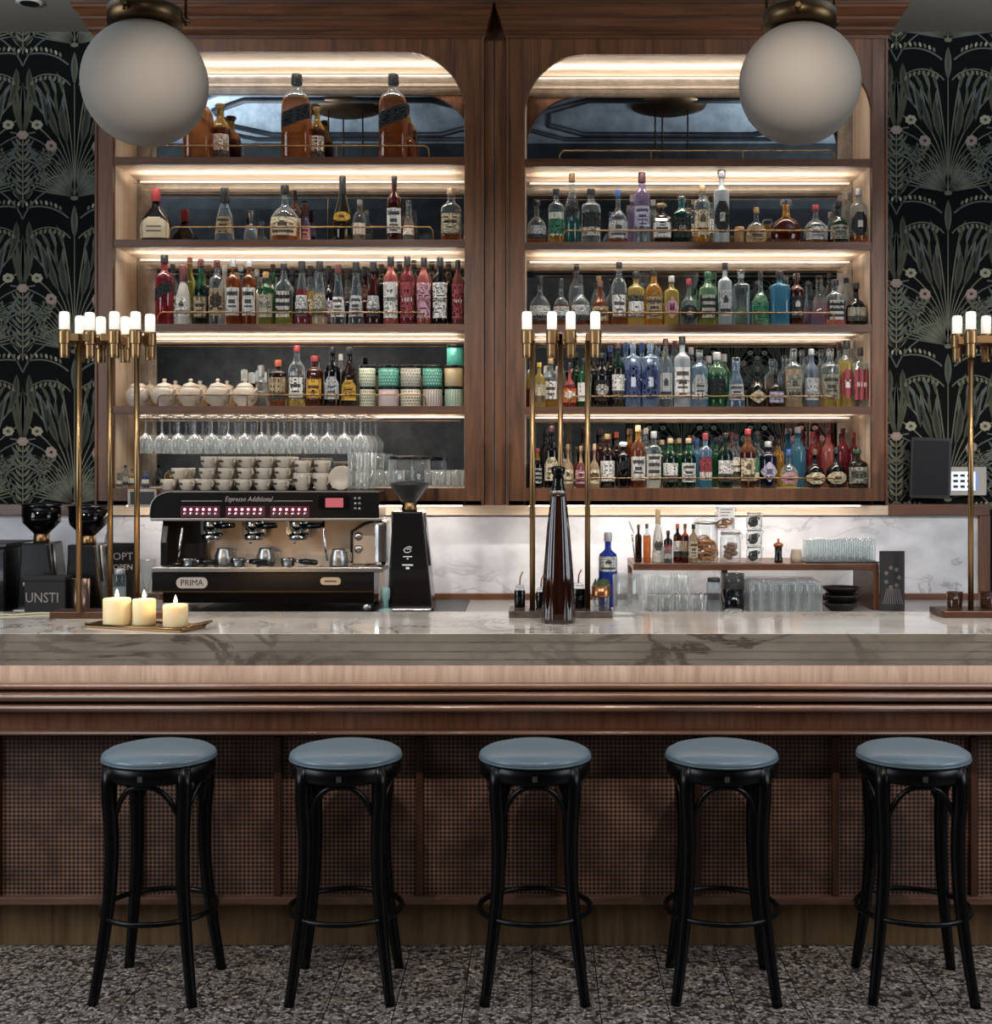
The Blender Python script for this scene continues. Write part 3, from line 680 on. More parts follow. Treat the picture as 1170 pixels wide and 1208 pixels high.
# ------------------------------------------------------------------ brass table lamps with glass tube lights
M_tube = mat('frosted_tube', 'f4f0ea', .4, emit='fff2dc', estr=.6)
def tube_lamp(name, base, poles, bulbs, label, D):
    """base (px0, px1, D0, D1); poles [(px, ytop, dD)]; bulbs [(px, ytop, dD, pole index)]"""
    cx = X((base[0] + base[1]) / 2, D); root = empty(name, (cx, D, BT)); tag(root, label, 'table lamp', 'brass tube lamps on the bar')
    child(MB().box(X(base[0], base[2]), X(base[1], base[2]), base[2], base[3], BT + .0005, BT + .026), 'base', base[4], root, .003)
    for px, yt, dd in poles:
        x = X(px, D + dd); z = Z(yt, D + dd)
        child(MB().tube([(x, D + dd, BT + .024), (x, D + dd, z)], .0105, 14), 'pole', M_brass, root)
    for px, yt, dd, pi in bulbs:
        d_ = D + dd; x, z = X(px, d_), Z(yt, d_); s = 1 / S(d_)
        q = poles[pi]; xp, yp = X(q[0], D + q[2]), D + q[2]
        cup = MB().lathe([(.0, -55 * s), (.017, -55 * s), (.0185, -52 * s), (.0185, -39 * s), (.0235, -38 * s), (.0235, -24 * s), (.021, -22 * s), (.0, -22 * s)], 24, (x, d_, z), smooth=False)
        c_ = child(cup, 'cup', M_brass, root)
        zz = z - 31 * s
        child(MB().box(min(x, xp) - .008, max(x, xp) + .008, min(d_, yp) - .008, max(d_, yp) + .008, zz - .014, zz + .014), 'arm', M_brass, root, .002)
        child(MB().lathe([(.019, -23 * s), (.019, -4 * s), (.016, -1 * s), (.0, 0)], 20, (x, d_, z)), 'light_tube', M_tube, root)
M_base1 = mat('bronze_base', '5a4030', .35, .7)
M_base2 = marble('brown_stone_base', '5f534b', '2c2521', .25, 6)
tube_lamp('tube_lamp', (58, 200, 4.88, 5.0, M_base1), [(93, 402, -.06), (130, 402, .03), (161.5, 402, .0)],
    [(76, 367, -.08, 0), (94.5, 372, .10, 0), (106, 368, -.04, 0), (119, 373, .09, 1), (135, 367, -.05, 1), (148, 373, .1, 1), (160, 367, -.06, 2), (177, 370, .0, 2)],
    'tall brass lamp with eight glowing tubes, behind the three lit candles', 4.93)
tube_lamp('tube_lamp', (600, 723, 4.9, 5.1, M_base2), [(628, 402, -.05), (661, 402, .08), (693, 402, .0)],
    [(621.5, 367, -.06, 0), (651, 367, .06, 1), (673, 367, .06, 1), (702, 367, -.04, 2)],
    'tall brass lamp with glowing tubes, behind the tall brown bottle', 5.0)
tube_lamp('tube_lamp', (1113, 1240, 4.9, 5.08, M_base1), [(1145, 405, -.05), (1185, 402, .08)],
    [(1129, 372, -.02, 0), (1145, 367, -.06, 0), (1163, 372, .03, 0), (1180, 370, -.02, 1), (1200, 370, .03, 1)],
    'tall brass lamp with glowing tubes at the end beside the wall screen', 5.0)

# ------------------------------------------------------------------ candles on a tray
M_wax = mat('cream_wax', 'e2cfa4', .5, emit='ffb860', estr=.05)
b_ = M_wax.node_tree.nodes['Principled BSDF']; b_.inputs['Subsurface Weight'].default_value = .8; b_.inputs['Subsurface Scale'].default_value = .03; b_.inputs['Subsurface Radius'].default_value = (1, .6, .3)
tr = empty('candle_tray', (X(171, 4.6), 4.6, BT)); tag(tr, 'thin brass tray carrying three lit candles on the marble counter', 'tray')
D0 = 4.52; a, b, e, f_ = X(101, D0), X(205, 4.50), X(240, 4.72), X(128, 4.78)
tq = [(X(101, 4.62), 4.62), (X(214, 4.47), 4.47), (X(242, 4.60), 4.60), (X(135, 4.78), 4.78)]
child(MB().prism(tq, BT + .0005, BT + .008, 0, 'z'), 'plate', M_brass, tr, .002)
for i in range(4):
    p, q = tq[i], tq[(i + 1) % 4]
    child(MB().tube([(p[0], p[1], BT + .010), (q[0], q[1], BT + .010)], .005, 6), 'rim', M_brass, tr)
p, q = tq[1], tq[2]
h0, h1 = [(p[0] + (q[0] - p[0]) * u, p[1] + (q[1] - p[1]) * u) for u in (.15, .9)]
child(MB().tube([(h0[0], h0[1], BT + .012), (h0[0] + .03, h0[1], BT + .026), (h1[0] + .03, h1[1], BT + .026), (h1[0], h1[1], BT + .012)], .0045, 8), 'handle', M_brass, tr)
for px, w_, yt, yb, D, lb in ((138, 32, 708, 739, 4.64, 'lit cream pillar candle at the end of the tray nearest the lamp pole'),
                              (170, 27, 708, 738, 4.64, 'lit cream pillar candle in the middle of the brass tray'),
                              (207, 29, 716, 742, 4.585, 'shortest lit cream candle, by the tray handle')):
    h = (yb - yt) / S(D); r = w_ / 2 / S(D); x = X(px, D); zb_ = BT + .0082
    c_ = MB().lathe([(.0, 0), (r * .97, 0), (r, .004), (r, h - .004), (r * .93, h), (r * .75, h - .006), (.0, h - .008)], 28).build('pillar_candle', M_wax)
    c_.location = (x, D, zb_); tag(c_, lb, 'candle', 'pillar candles on the tray')
    MB().tube([(0, 0, h - .01), (.001, 0, h + .006)], .0012, 5).build('wick', M_blk, c_)
    MB().lathe([(.0, h), (.0035, h + .003), (.0062, h + .010), (.0045, h + .019), (.0015, h + .028), (.0, h + .033)], 12).build('flame', mat('flame', 'ffffff', .5, emit='ffdc9a', estr=14), c_)
    l_ = bpy.data.lights.new('candle_light', 'POINT'); l_.energy = 1.0; l_.color = (1, .62, .28); l_.shadow_soft_size = .008
    lo_ = bpy.data.objects.new('candle_light', l_); COL.objects.link(lo_); lo_.location = (x, D, zb_ + h + .026)

# ------------------------------------------------------------------ tall brown bottle and neighbours on the bar
M_amber_b = mat('brown_glass', '2c0f06', .06, coat=.3); M_amber_b.node_tree.nodes['Principled BSDF'].inputs['Transmission Weight'].default_value = .55
tb = empty('decanter_bottle', (X(658.5, 4.76), 4.76, BT)); tag(tb, 'tall tapering brown glass bottle with black collar in front of the middle lamp', 'bottle')
H_ = 185 / S(4.76); mb = MB(); n = 32
prof = [(0, .0), (.055, 0), (.059, .005), (.0605, .02), (.052, .18), (.040, .34), (.028, .455), (.024, .475)]
o0 = len(mb.v)
mb.lathe([(r * (1), z, 2) for r, z in prof], 64)
for i, v in enumerate(mb.v):
    ang = math.atan2(v[1], v[0]); k = 1 + .045 * math.cos(ang * 10)
    mb.v[i] = (v[0] * k, v[1] * k, v[2])
mb.build('glass', M_amber_b, tb)
MB().lathe([(.0245, .472), (.027, .478), (.024, .49), (.019, .51), (.021, .52), (.018, .535), (.024, .542), (.026, .56), (.020, H_), (.0, H_)], 24).build('collar', mat('black_collar', '0c0b0a', .15, .3), tb)
MB().lathe([(.0285, .468), (.031, .474), (.0285, .480)], 24).build('neck_ring', M_steel, tb)
# ------------------------------------------------------------------ bottles
# body outlines: (half width, height, section power); cap (z, radius); label zone (z0, z1)
SHP = {
 'bord':  ([(.90, 0), (1, .015), (1, .58), (.93, .65), (.6, .72), (.36, .77), (.32, .95), (.37, .955), (.37, .97)], (.90, .38), (.12, .50)),
 'tall':  ([(.92, 0), (1, .012), (1, .50), (.86, .58), (.55, .66), (.38, .74), (.34, .95), (.40, .955), (.40, .97)], (.88, .42), (.10, .44)),
 'vod':   ([(.92, 0), (1, .012), (1, .66), (.9, .71), (.5, .75), (.34, .78), (.34, .93), (.40, .935), (.40, .95)], (.88, .42), (.14, .56)),
 'sq':    ([(.92, 0, 5), (1, .012, 5), (1, .60, 5), (.88, .66, 4), (.5, .72), (.36, .76), (.34, .93), (.38, .935), (.38, .95)], (.88, .40), (.12, .54)),
 'box':   ([(.94, 0, 7), (1, .012, 7), (1, .70, 7), (.9, .74, 6), (.42, .77), (.34, .79), (.34, .93), (.38, .94)], (.86, .42), (.12, .62)),
 'broad': ([(.95, 0, 7), (1, .012, 7), (1, .60, 7), (.96, .68, 6), (.8, .745, 4), (.5, .79, 2.6), (.34, .82), (.33, .90), (.37, .905), (.37, .92)], (.88, .40), (.12, .5)),
 'squat': ([(.86, 0), (1, .03), (1, .34), (.92, .46), (.62, .56), (.30, .62), (.24, .68), (.22, .90), (.30, .91), (.30, .93)], (.86, .30), (.10, .42)),
 'ball':  ([(.50, 0), (.78, .04), (.96, .14), (1, .27), (.93, .40), (.72, .51), (.42, .58), (.24, .62), (.21, .84), (.27, .85), (.27, .87)], (.84, .26), (.10, .40)),
 'cone':  ([(.94, 0), (1, .015), (1, .10), (.84, .34), (.56, .60), (.42, .72), (.36, .86), (.42, .865), (.42, .90)], (.84, .44), (.13, .46)),
 'syr':   ([(.90, 0), (.96, .012), (.92, .20), (1, .60), (.94, .68), (.6, .76), (.38, .80), (.34, .92), (.38, .93)], (.86, .42), (.10, .62)),
 'champ': ([(.9, 0), (1, .02), (1, .30), (.84, .48), (.54, .62), (.34, .74), (.29, .95), (.34, .96)], (.66, .36), (.30, .44)),
 'flask': ([(.70, 0, 3), (.95, .06, 3), (1, .26, 3), (.9, .44, 3), (.58, .58), (.32, .66), (.26, .72), (.25, .92), (.30, .93)], (.76, .30), (.08, .46)),
 'taper': ([(1, 0), (1.0, .02), (.88, .25), (.74, .50), (.5, .64), (.36, .70), (.34, .92), (.40, .93)], (.72, .42), (.14, .46)),
 'jar':   ([(.92, 0), (1, .02), (1, .82), (.92, .87), (.8, .90), (.8, .94)], (.88, .86), (.2, .7)),
 'reed':  ([(.90, 0), (.96, .015), (.96, .18), (.90, .20), (.96, .22), (.96, .56), (.9, .62), (1, .66), (.7, .74), (.42, .78), (.38, .93), (.42, .94)], (.86, .46), (.24, .52)),
}
COLR = {  # liquids and glass: (transparent tint, body colour, body share)
 'amb': ('e0a878', 'a06034', .26), 'dam': ('7c3a1c', '6a2a14', .35), 'gold': ('eed49a', 'cf9c3c', .30), 'red': ('d8707a', '963842', .45),
 'pnk': ('ecbcb6', 'cf7a72', .45), 'grn': ('6cb484', '2f7a48', .3), 'dgr': ('1e4a30', '123a26', .4), 'lgr': ('cce8d0', '9cc8a4', .25),
 'tea': ('6aa8a2', '3a7a74', .4), 'blu': ('5a74c8', '3048a0', .5), 'lbl': ('d4e4f2', 'a4c0dc', .25), 'sap': ('86c6e2', '5a98b0', .5),
 'yel': ('eee4ac', 'd0bc6c', .35), 'yg': ('d0d08c', '98964a', .4), 'blk': ('14100f', '0c0a0a', .8), 'brn': ('3a1c10', '2c140c', .7),
 'wht': ('e8e6e0', 'dedad2', .85), 'clr': ('eaf2f4', 'd4e0e4', .10), 'vio': ('dcd4ea', 'a89cc4', .25), 'olv': ('3c3a1e', '2e2c18', .6),
 'gry': ('8a94a4', '76808e', .8), 'bge': ('cdb89a', 'b8a284', .7), 'nav': ('1c1e38', '16182e', .75), 'drd': ('5c1420', '54121e', .5), 'frs': ('e4ecf0', 'd0dade', .45),
 'brp': ('b0706a', '9c5c54', .5),
}
CAPC = {'k': '0c0b0c', 'w': 'e4e0d8', 'r': '8c2a30', 'm': '4a1c20', 's': 'a8a8a8', 'g': '8a7048', 'b': '5a3c28', 'n': '2c4c84', 'e': '1c4a32', 't': 'b89a78', 'c': 'd8e4e6', 'o': 'b0522f', 'p': '3c1c24', 'y': 'c8a840'}
LABC = {'w': ('dcd6cc', '4a4640'), 'c': ('c9b896', '5a4630'), 'k': ('0d0c0d', 'b8b0a4'), 'y': ('c89a30', '5c2c10'), 'b': ('a08a68', '3a2a1c'), 'r': ('8e383c', 'd8ccc0'),
        'g': ('2c6a48', 'c8c4b0'), 'n': ('28345c', 'c8ccd4'), 's': ('b4b2ae', '3a3a3c'), 'p': ('c4929a', '6a3038'), 'l': ('b8b0c0', '54485c'), 'e': ('9a9480', '4a4638'), 'o': ('c8692c', 'e8dcc8')}
def glm(k):
    t, b, s = COLR[k]; return glassy('glass_' + k, t, s if s > .1 else .05, b, .3 if .1 < s < .5 else .1, edge=.5 if s <= .1 else .18 if s < .5 else 0)
def style_fn(st):
    """which printed ink a label cell takes; u across -1..1, v up 0..1"""
    def f(u, v):
        if st == 'lines': return (abs(v - .78) < .06 and abs(u) < .7) or (abs(v - .5) < .04 and abs(u) < .5) or (abs(v - .3) < .04 and abs(u) < .6) or (abs(v - .12) < .035 and abs(u) < .4)
        if st == 'frame': return abs(u) > .86 or v < .06 or v > .94 or (abs(v - .6) < .07 and abs(u) < .6) or (abs(v - .35) < .04 and abs(u) < .4)
        if st == 'oval': return u * u / .55 + (v - .55) ** 2 / .07 < 1
        if st == 'emb': return (u * u / .12 + (v - .62) ** 2 / .025 < 1) or (abs(v - .22) < .06 and abs(u) < .7)
        if st == 'band': return v > .72 or v < .1
        if st == 'bars': return int(v * 7) % 2 == 0 and abs(u) < .75
        if st == 'half': return v < .38
        return False
    return f
MESHC = {}
def prof_at(P, z):
    for i in range(len(P) - 1):
        a, b = P[i], P[i + 1]
        if a[1] <= z <= b[1] + 1e-9:
            t = (z - a[1]) / max(1e-9, b[1] - a[1])
            pa = a[2] if len(a) > 2 else 2; pb = b[2] if len(b) > 2 else 2
            return a[0] + (b[0] - a[0]) * t, pa + (pb - pa) * t
    return P[-1][0], 2
def bottle(x, D, zb, w_, h, shp, liq, fill, glass, cap, lab, st='lines', txt=None, name='bottle', rz=0, zone=None, dr=None):
    P, (cz, cr), lz = SHP[shp]; lz = zone or lz
    r = w_ / 2; pw = 6 if shp in ('box',) else 5
    dr = dr or (.62 if shp in ('ball', 'flask') and w_ > .1 else .9 if shp in ('sq', 'box') else 1)
    if shp in ('sq', 'box'): pass
    prof = []
    done = False
    for e in P:
        p = e[2] if len(e) > 2 else 2
        if not done and e[1] > fill:
            rr, pp = prof_at(P, fill); prof.append((rr * r, fill * h, pp, 1)); done = True
        prof.append((e[0] * r, e[1] * h, p, 1 if done else 0))
    if not done: pass
    # superellipse keeps half width = r on the axis; start rings on the centre line
    n = 24
    mb = MB(); mb.lathe([(.0001, .002 * h, 2, prof[0][3])] + prof + [(prof[-1][0] * .6, prof[-1][1], 2, 1), (prof[-1][0] * .55, prof[-1][1] - .03 * h, 2, 1), (.0001, prof[-1][1] - .03 * h, 2, 1)], n, dr=dr)
    root = mb.build(name, [glm(liq), glm(glass)], None, loc=(x, D, zb))
    if rz: root.rotation_euler = (0, 0, rz)
    if cap:
        kind = 'cap'
        if cap[0] == '*':     # round stopper
            MB().lathe([(.0001, cz * h), (cr * r, cz * h + .002), (cr * r, (cz + .02) * h), (cr * r * 1.5, (cz + .06) * h), (cr * r * 1.2, h * .985), (.0001, h)], 16).build('stopper', G_clear if cap[1] == 'c' else mat('cap_' + cap[1], CAPC[cap[1]], .4), root)
        else:
            cm = G_clear if cap == 'c' else mat('cap_' + cap[0], CAPC[cap[0]], .45, .6 if cap[0] in 'sg' else 0)
            MB().lathe([(cr * r, cz * h), (cr * r * 1.03, cz * h + .002), (cr * r * 1.0, h * .985), (cr * r * .9, h), (.0001, h)], 16).build('cap', cm, root)
    if lab:
        nu, nv = 14, 14
        base, ink = LABC[lab]
        lm = MB(); fn = style_fn('plain' if txt else st); amax = 1.12 if shp not in ('sq', 'box') else .98
        tilt = .30 if st == 'slant' else 0
        if st == 'slant': lz = (.40, .58)
        grid = []
        for j in range(nv + 1):
            for i in range(nu + 1):
                u = -1 + 2 * i / nu; v = j / nv
                zf = lz[0] + (lz[1] - lz[0]) * v + tilt * u * (lz[1] - lz[0]) * 1.4
                rr, p = prof_at(P, min(max(zf, .02), .9))
                a = -PI / 2 + u * amax; ca, sa = math.cos(a), math.sin(a)
                k = 1 if p <= 2.01 else 1 / ((abs(ca) ** p + abs(sa) ** p) ** (1 / p))
                R = rr * r * k / math.cos(PI / 24) * 1.0 + .0011
                grid.append((R * ca, R * sa * dr - .0006, zf * h))
        fs = []
        for j in range(nv):
            for i in range(nu):
                u = -1 + 2 * (i + .5) / nu; v = (j + .5) / nv
                if st == 'arch' and u * u + max(0, (v - .5) / .5) ** 2 > 1: continue
                if st == 'dia' and abs(u) + abs(v - .5) * 2 > 1.05: continue
                if st in ('round',) and u * u + ((v - .5) * 2) ** 2 > 1.02: continue
                o = j * (nu + 1) + i
                ik = fn(u, v)
                if st == 'arch' and not txt: ik = (abs(v - .55) < .05 and abs(u) < .5) or (abs(v - .3) < .04 and abs(u) < .4)
                if st in ('dia', 'round') and not txt: ik = u * u + ((v - .5) * 2) ** 2 < .10
                fs.append(((o, o + 1, o + nu + 2, o + nu + 1), 1 if ik else 0))
        used = {}
        for f_, mi in fs:
            lm.add([grid[q] for q in f_], [(0, 1, 2, 3)], mi, True)
        lo = lm.build('label', [mat('label_' + lab, base, .6), mat('ink_' + lab, ink, .6)], root)
        me = lo.data; bm = bmesh.new(); bm.from_mesh(me); bmesh.ops.remove_doubles(bm, verts=bm.verts[:], dist=1e-6); bm.to_mesh(me); bm.free()
        if txt:
            zc = (lz[0] + lz[1]) / 2 * h; rr, p = prof_at(P, (lz[0] + lz[1]) / 2)
            tm = text('lettering', txt, min(h * .11, w_ * 1.5 / max(2, len(txt))), (0, -rr * r * dr - .0022, zc), mat('ink_' + lab, ink, .6), lo)
    return root
ORD = 'zeroth first second third fourth fifth sixth seventh eighth ninth tenth eleventh twelfth thirteenth fourteenth fifteenth sixteenth seventeenth eighteenth nineteenth twentieth twenty-first twenty-second twenty-third twenty-fourth twenty-fifth twenty-sixth twenty-seventh'.split()
SNM = ['top', 'second', 'third', 'fourth', 'bottom']
def row(c, k, items, back=False, D=None):
    base = shz(c, k)
    side = 'left' if c == 'L' else 'right'
    items = sorted(items, key=lambda e: e[0]); prev = None
    for i, e in enumerate(items):
        px, w_, yt, shp, liq, fill, glass, cap, lab, st, txt, desc = e[:12]
        dd = D or ((DC + .032) if not back else (DC + .20))
        w0 = w_ / S(DC + .07)
        dd_ = dd + w0 * .5 + (0 if back else .004)
        if len(e) > 12: dd_ += e[12]
        if prev and px - w_ / 2 < prev[0] + .3 and not prev[2]:
            need = (w_ + prev[1]) / 2 / S(dd_); dx = (px - prev[3]) / S(dd_)
            dd_ += math.sqrt(max(0, need * need - dx * dx)) * .75 + .004; sh = True
        else: sh = False
        prev = (px + w_ / 2, w_, sh, px)
        ww = w_ / S(dd_) * .97; x = X(px, dd_); h = Z(yt, dd_) - base
        x = min(max(x, X(CAB[c][1], DC) + .005 + ww / 2), X(CAB[c][2], DC) - .005 - ww / 2)
        o = bottle(x, dd_, base + .0005, ww * (.99 if back else 1.0), h, shp, liq, fill, glass, cap, lab, st, txt)
        place = '%s in front row, %s shelf, %s cabinet' % (ORD[i + 1], SNM[k], side) if not back else '%s of back row, %s shelf, %s cabinet' % (ORD[i + 1], SNM[k], side)
        tag(o, desc + ', ' + place, 'bottle', '%s row of bottles on the %s shelf of the %s cabinet' % ('back' if back else 'front', SNM[k], side))
# --- left cabinet
row('L', 0, [(234, 32, 106, 'broad', 'amb', .7, 'amb', 'k', None, '', None, 'large amber bottle beside globe'),
 (350, 33, 88, 'broad', 'amb', .72, 'clr', 'k', 'k', 'slant', None, 'big square amber whisky, slanted label'),
 (464, 33, 88, 'broad', 'amb', .72, 'clr', 'k', 'k', 'slant', None, 'big square amber whisky, slanted label')])
row('L', 0, [(260, 25, 122, 'bord', 'dam', .6, 'gold', '*g', 'w', 'half', None, 'small amber bottle, gold neck'),
 (374, 20, 126, 'bord', 'dam', .6, 'gold', '*g', 'w', 'half', None, 'small amber bottle, gold neck'),
 (483, 18, 138, 'ball', 'amb', .6, 'amb', 'g', None, '', None, 'round amber bottle, gold cap')], True)
row('L', 1, [(184, 36, 223, 'flask', 'brn', .7, 'brn', 'r', 'c', 'arch', None, 'squat dark cognac, red neck'),
 (265, 24, 222, 'taper', 'clr', .1, 'clr', 'k', 'b', 'lines', None, 'flared clear bottle, tan label'),
 (336, 35, 219, 'squat', 'amb', .3, 'clr', 'k', 'c', 'emb', None, 'wide clear bottle, ornate label'),
 (404, 23, 208, 'champ', 'olv', .8, 'olv', 'k', 'y', 'round', None, 'dark olive bottle, gold seal'),
 (465, 18, 208, 'bord', 'dam', .66, 'dam', 'k', 'w', 'lines', None, 'slim amber cognac, white label'),
 (532, 24, 222, 'sq', 'amb', .22, 'clr', 't', 'c', 'frame', None, 'clear square cognac, tan neck')])
row('L', 1, [(296, 17, 250, 'squat', 'clr', .3, 'clr', '*c', None, '', None, 'small clear decanter'),
 (348, 17, 225, 'bord', 'dam', .6, 'dam', 'k', 'c', 'lines', None, 'dark bottle half hidden'),
 (360, 16, 240, 'taper', 'clr', .4, 'vio', 'p', 'p', 'lines', None, 'pale bottle, pink label'),
 (424, 16, 236, 'bord', 'clr', .5, 'clr', 's', 'w', 'half', None, 'small clear bottle'),
 (482, 17, 237, 'taper', 'dam', .5, 'clr', 'c', 'w', 'half', None, 'reddish bottle, white label')], True)
row('L', 2, [(194, 22, 301, 'vod', 'red', .9, 'red', 'k', 'k', 'slant', None, 'red bottle, slanted black band'),
 (216, 22, 313, 'taper', 'wht', .9, 'wht', 'm', 'w', 'emb', None, 'white bottle, maroon cap'),
 (237, 18, 306, 'tall', 'dgr', .6, 'grn', 'm', 'b', 'frame', None, 'green whiskey, tan label'),
 (256, 18, 307, 'vod', 'clr', .2, 'clr', 'm', 'b', 'oval', None, 'clear bottle, blue oval emblem'),
 (275, 17, 306, 'vod', 'amb', .7, 'amb', 's', 'w', 'lines', None, 'orange bottle, grey label'),
 (294, 17, 306, 'vod', 'amb', .7, 'amb', 's', 'w', 'lines', None, 'orange bottle, grey label'),
 (313.5, 18, 321, 'vod', 'yg', .6, 'grn', 'g', 'e', 'plain', '360', 'green bottle, beige numeral label'),
 (335, 20, 311, 'sq', 'yg', .3, 'clr', 'k', 'k', 'bars', None, 'clear square bottle, black label'),
 (356, 19, 308, 'cone', 'red', .55, 'clr', 'k', 's', 'half', None, 'conical crimson bottle'),
 (377, 19, 308, 'cone', 'bge', .5, 'clr', 'k', 'e', 'half', None, 'conical beige bottle'),
 (399, 18, 312, 'cone', 'clr', .5, 'clr', 'm', 'w', 'lines', None, 'conical clear bottle, maroon cap'),
 (420, 19, 309, 'cone', 'clr', .5, 'clr', 'k', 's', 'lines', None, 'conical clear bottle, black cap'),
 (440.5, 19, 309, 'cone', 'drd', .5, 'dam', 'k', 's', 'half', None, 'conical dark red bottle'),
 (461, 19, 303, 'syr', 'pnk', .9, 'gold', 'k', 'w', 'bars', '1883', 'peach syrup, numbered label'),
 (480.5, 19, 303, 'syr', 'red', .9, 'pnk', 'k', 'r', 'bars', '1883', 'red syrup, numbered label'),
 (500, 18.5, 304, 'syr', 'pnk', .9, 'pnk', 'k', 'p', 'bars', '1883', 'pink syrup, numbered label'),
 (519, 19, 304, 'syr', 'blk', .9, 'blk', 'k', 'w', 'bars', '1883', 'black syrup, numbered label'),
 (540, 15, 307, 'syr', 'brp', .9, 'brp', 'k', 'r', 'bars', '1883', 'brown syrup, numbered label')])
row('L', 2, [(204, 16, 312, 'bord', 'clr', .5, 'clr', 'k', 'w', 'lines', None, 'clear bottle, black cap'),
 (224, 17, 304, 'bord', 'yg', .6, 'yg', 'm', None, '', None, 'olive bottle, dark cap'),
 (246, 16, 313, 'bord', 'olv', .6, 'olv', 'b', 'w', 'half', None, 'olive bottle, white collar'),
 (265, 17, 313, 'bord', 'wht', .6, 'wht', 'w', None, '', None, 'white opaque bottle'),
 (284, 16, 311, 'vod', 'amb', .6, 'clr', 's', None, '', None, 'orange bottle, silver cap'),
 (303, 14, 318, 'tall', 'wht', .6, 'clr', 's', None, '', None, 'pale bottle'),
 (322, 16, 312, 'tall', 'grn', .8, 'grn', 'k', None, '', None, 'bright green bottle'),
 (345, 15, 316, 'tall', 'blk', .8, 'blk', 'k', None, '', None, 'black bottle'),
 (366, 16, 314, 'cone', 'yel', .6, 'clr', 'k', 'c', 'half', None, 'conical bottle, yellow label'),
 (388, 17, 314, 'tall', 'nav', .8, 'nav', 'k', 'l', 'half', None, 'navy bottle'),
 (410, 16, 318, 'cone', 'nav', .6, 'clr', 'k', None, '', None, 'conical dark bottle'),
 (430, 16, 315, 'cone', 'drd', .6, 'dam', 'k', None, '', None, 'conical brown bottle'),
 (450, 16, 312, 'syr', 'blk', .8, 'blk', 'k', None, '', None, 'black syrup'),
 (471, 16, 309, 'syr', 'olv', .8, 'olv', 'k', None, '', None, 'olive syrup'),
 (488, 16, 307, 'syr', 'clr', .8, 'clr', 'k', None, '', None, 'clear syrup'),
 (509, 16, 309, 'syr', 'drd', .8, 'drd', 'k', None, '', None, 'dark red syrup'),
 (529, 16, 309, 'syr', 'blk', .8, 'blk', 'k', None, '', None, 'dark syrup')], True)
row('L', 3, [(328, 19, 425, 'box', 'amb', .62, 'brn', 'o', 'b', 'half', None, 'square amber liqueur, orange top'),
 (350, 20, 408, 'bord', 'yel', .14, 'clr', 'r', 'w', 'frame', None, 'clear bottle, red cap'),
 (371, 21, 420, 'vod', 'dam', .7, 'drd', 'r', 'y', 'frame', None, 'dark red liqueur, yellow label'),
 (392, 19, 410, 'bord', 'blk', .8, 'blk', 'k', 's', 'arch', None, 'black cream liqueur, pale shield'),
 (412, 19, 410, 'tall', 'brn', .8, 'brn', 'k', 'y', 'arch', None, 'dark bottle, tall yellow label')])
row('L', 3, [(308, 19, 431, 'taper', 'clr', .5, 'clr', 's', None, '', None, 'clear carafe, flat top'), (402, 13, 418, 'vod', 'clr', .5, 'clr', 'w', None, '', None, 'clear bottle, white cap')], True)
# --- right cabinet
row('R', 1, [(633, 25, 236, 'ball', 'amb', .24, 'clr', '*k', 's', 'half', None, 'round decanter, amber bottom'),
 (656, 19, 223, 'vod', 'gold', .30, 'clr', 'k', 'g', 'band', None, 'clear bottle, teal label'),
 (674.5, 18, 205, 'tall', 'tea', .35, 'clr', 'b', 'k', 'slant', None, 'tall green whisky, slanted label'),
 (697, 23, 223, 'vod', 'clr', .5, 'clr', 'k', 'k', 'half', None, 'clear vodka, black red label'),
 (729, 24, 224, 'squat', 'amb', .18, 'clr', 'n', 's', 'emb', None, 'round bottle, blue neck'),
 (757, 20, 204, 'reed', 'clr', .5, 'vio', 'p', 'l', 'lines', None, 'tall tiered violet bottle'),
 (780, 23, 240, 'sq', 'brn', .6, 'brn', '*g', 'w', 'frame', None, 'dark brown bottle, white label'),
 (804, 22, 232, 'sq', 'dgr', .62, 'tea', 'c', 'k', 'plain', 'GB', 'dark teal gin, square letters'),
 (828, 20, 218, 'vod', 'gold', .25, 'clr', 't', 'c', 'emb', None, 'clear bottle, brown oval emblem'),
 (851, 19, 200, 'vod', 'frs', .7, 'frs', '*s', 'k', 'round', None, 'tall frosted vodka, dark seal'),
 (892, 26, 245, 'ball', 'bge', .5, 'clr', 'g', 'b', 'lines', None, 'pear shaped beige bottle'),
 (927, 37, 235, 'ball', 'dam', .62, 'gold', '*c', None, '', None, 'large round dark cognac decanter'),
 (962, 28, 242, 'squat', 'amb', .16, 'clr', 'r', 's', 'arch', None, 'round clear bottle, red cap'),
 (989, 24, 237, 'squat', 'dgr', .4, 'dgr', 'k', 'e', 'lines', None, 'squat dark green whisky'),
 (1012.5, 20, 223, 'vod', 'amb', .16, 'clr', 's', 'k', 'round', None, 'clear bottle, round black label')])
row('R', 1, [(667, 14, 238, 'tall', 'clr', .5, 'clr', 'k', None, '', None, 'slim clear bottle'), (746, 15, 230, 'vod', 'vio', .6, 'vio', 's', None, '', None, 'slim violet bottle'),
 (770, 15, 236, 'vod', 'clr', .5, 'clr', 's', None, '', None, 'slim clear bottle'), (818, 15, 236, 'bord', 'clr', .5, 'clr', 't', 'w', 'half', None, 'clear bottle, tan cap'),
 (838, 16, 232, 'vod', 'clr', .4, 'clr', 'k', 'w', 'half', None, 'clear bottle, black cap'), (872, 13, 268, 'jar', 'bge', .6, 'bge', 't', None, '', None, 'tiny beige jar'),
 (1000, 15, 228, 'vod', 'clr', .5, 'clr', 's', None, '', None, 'slim silver capped bottle')], True)
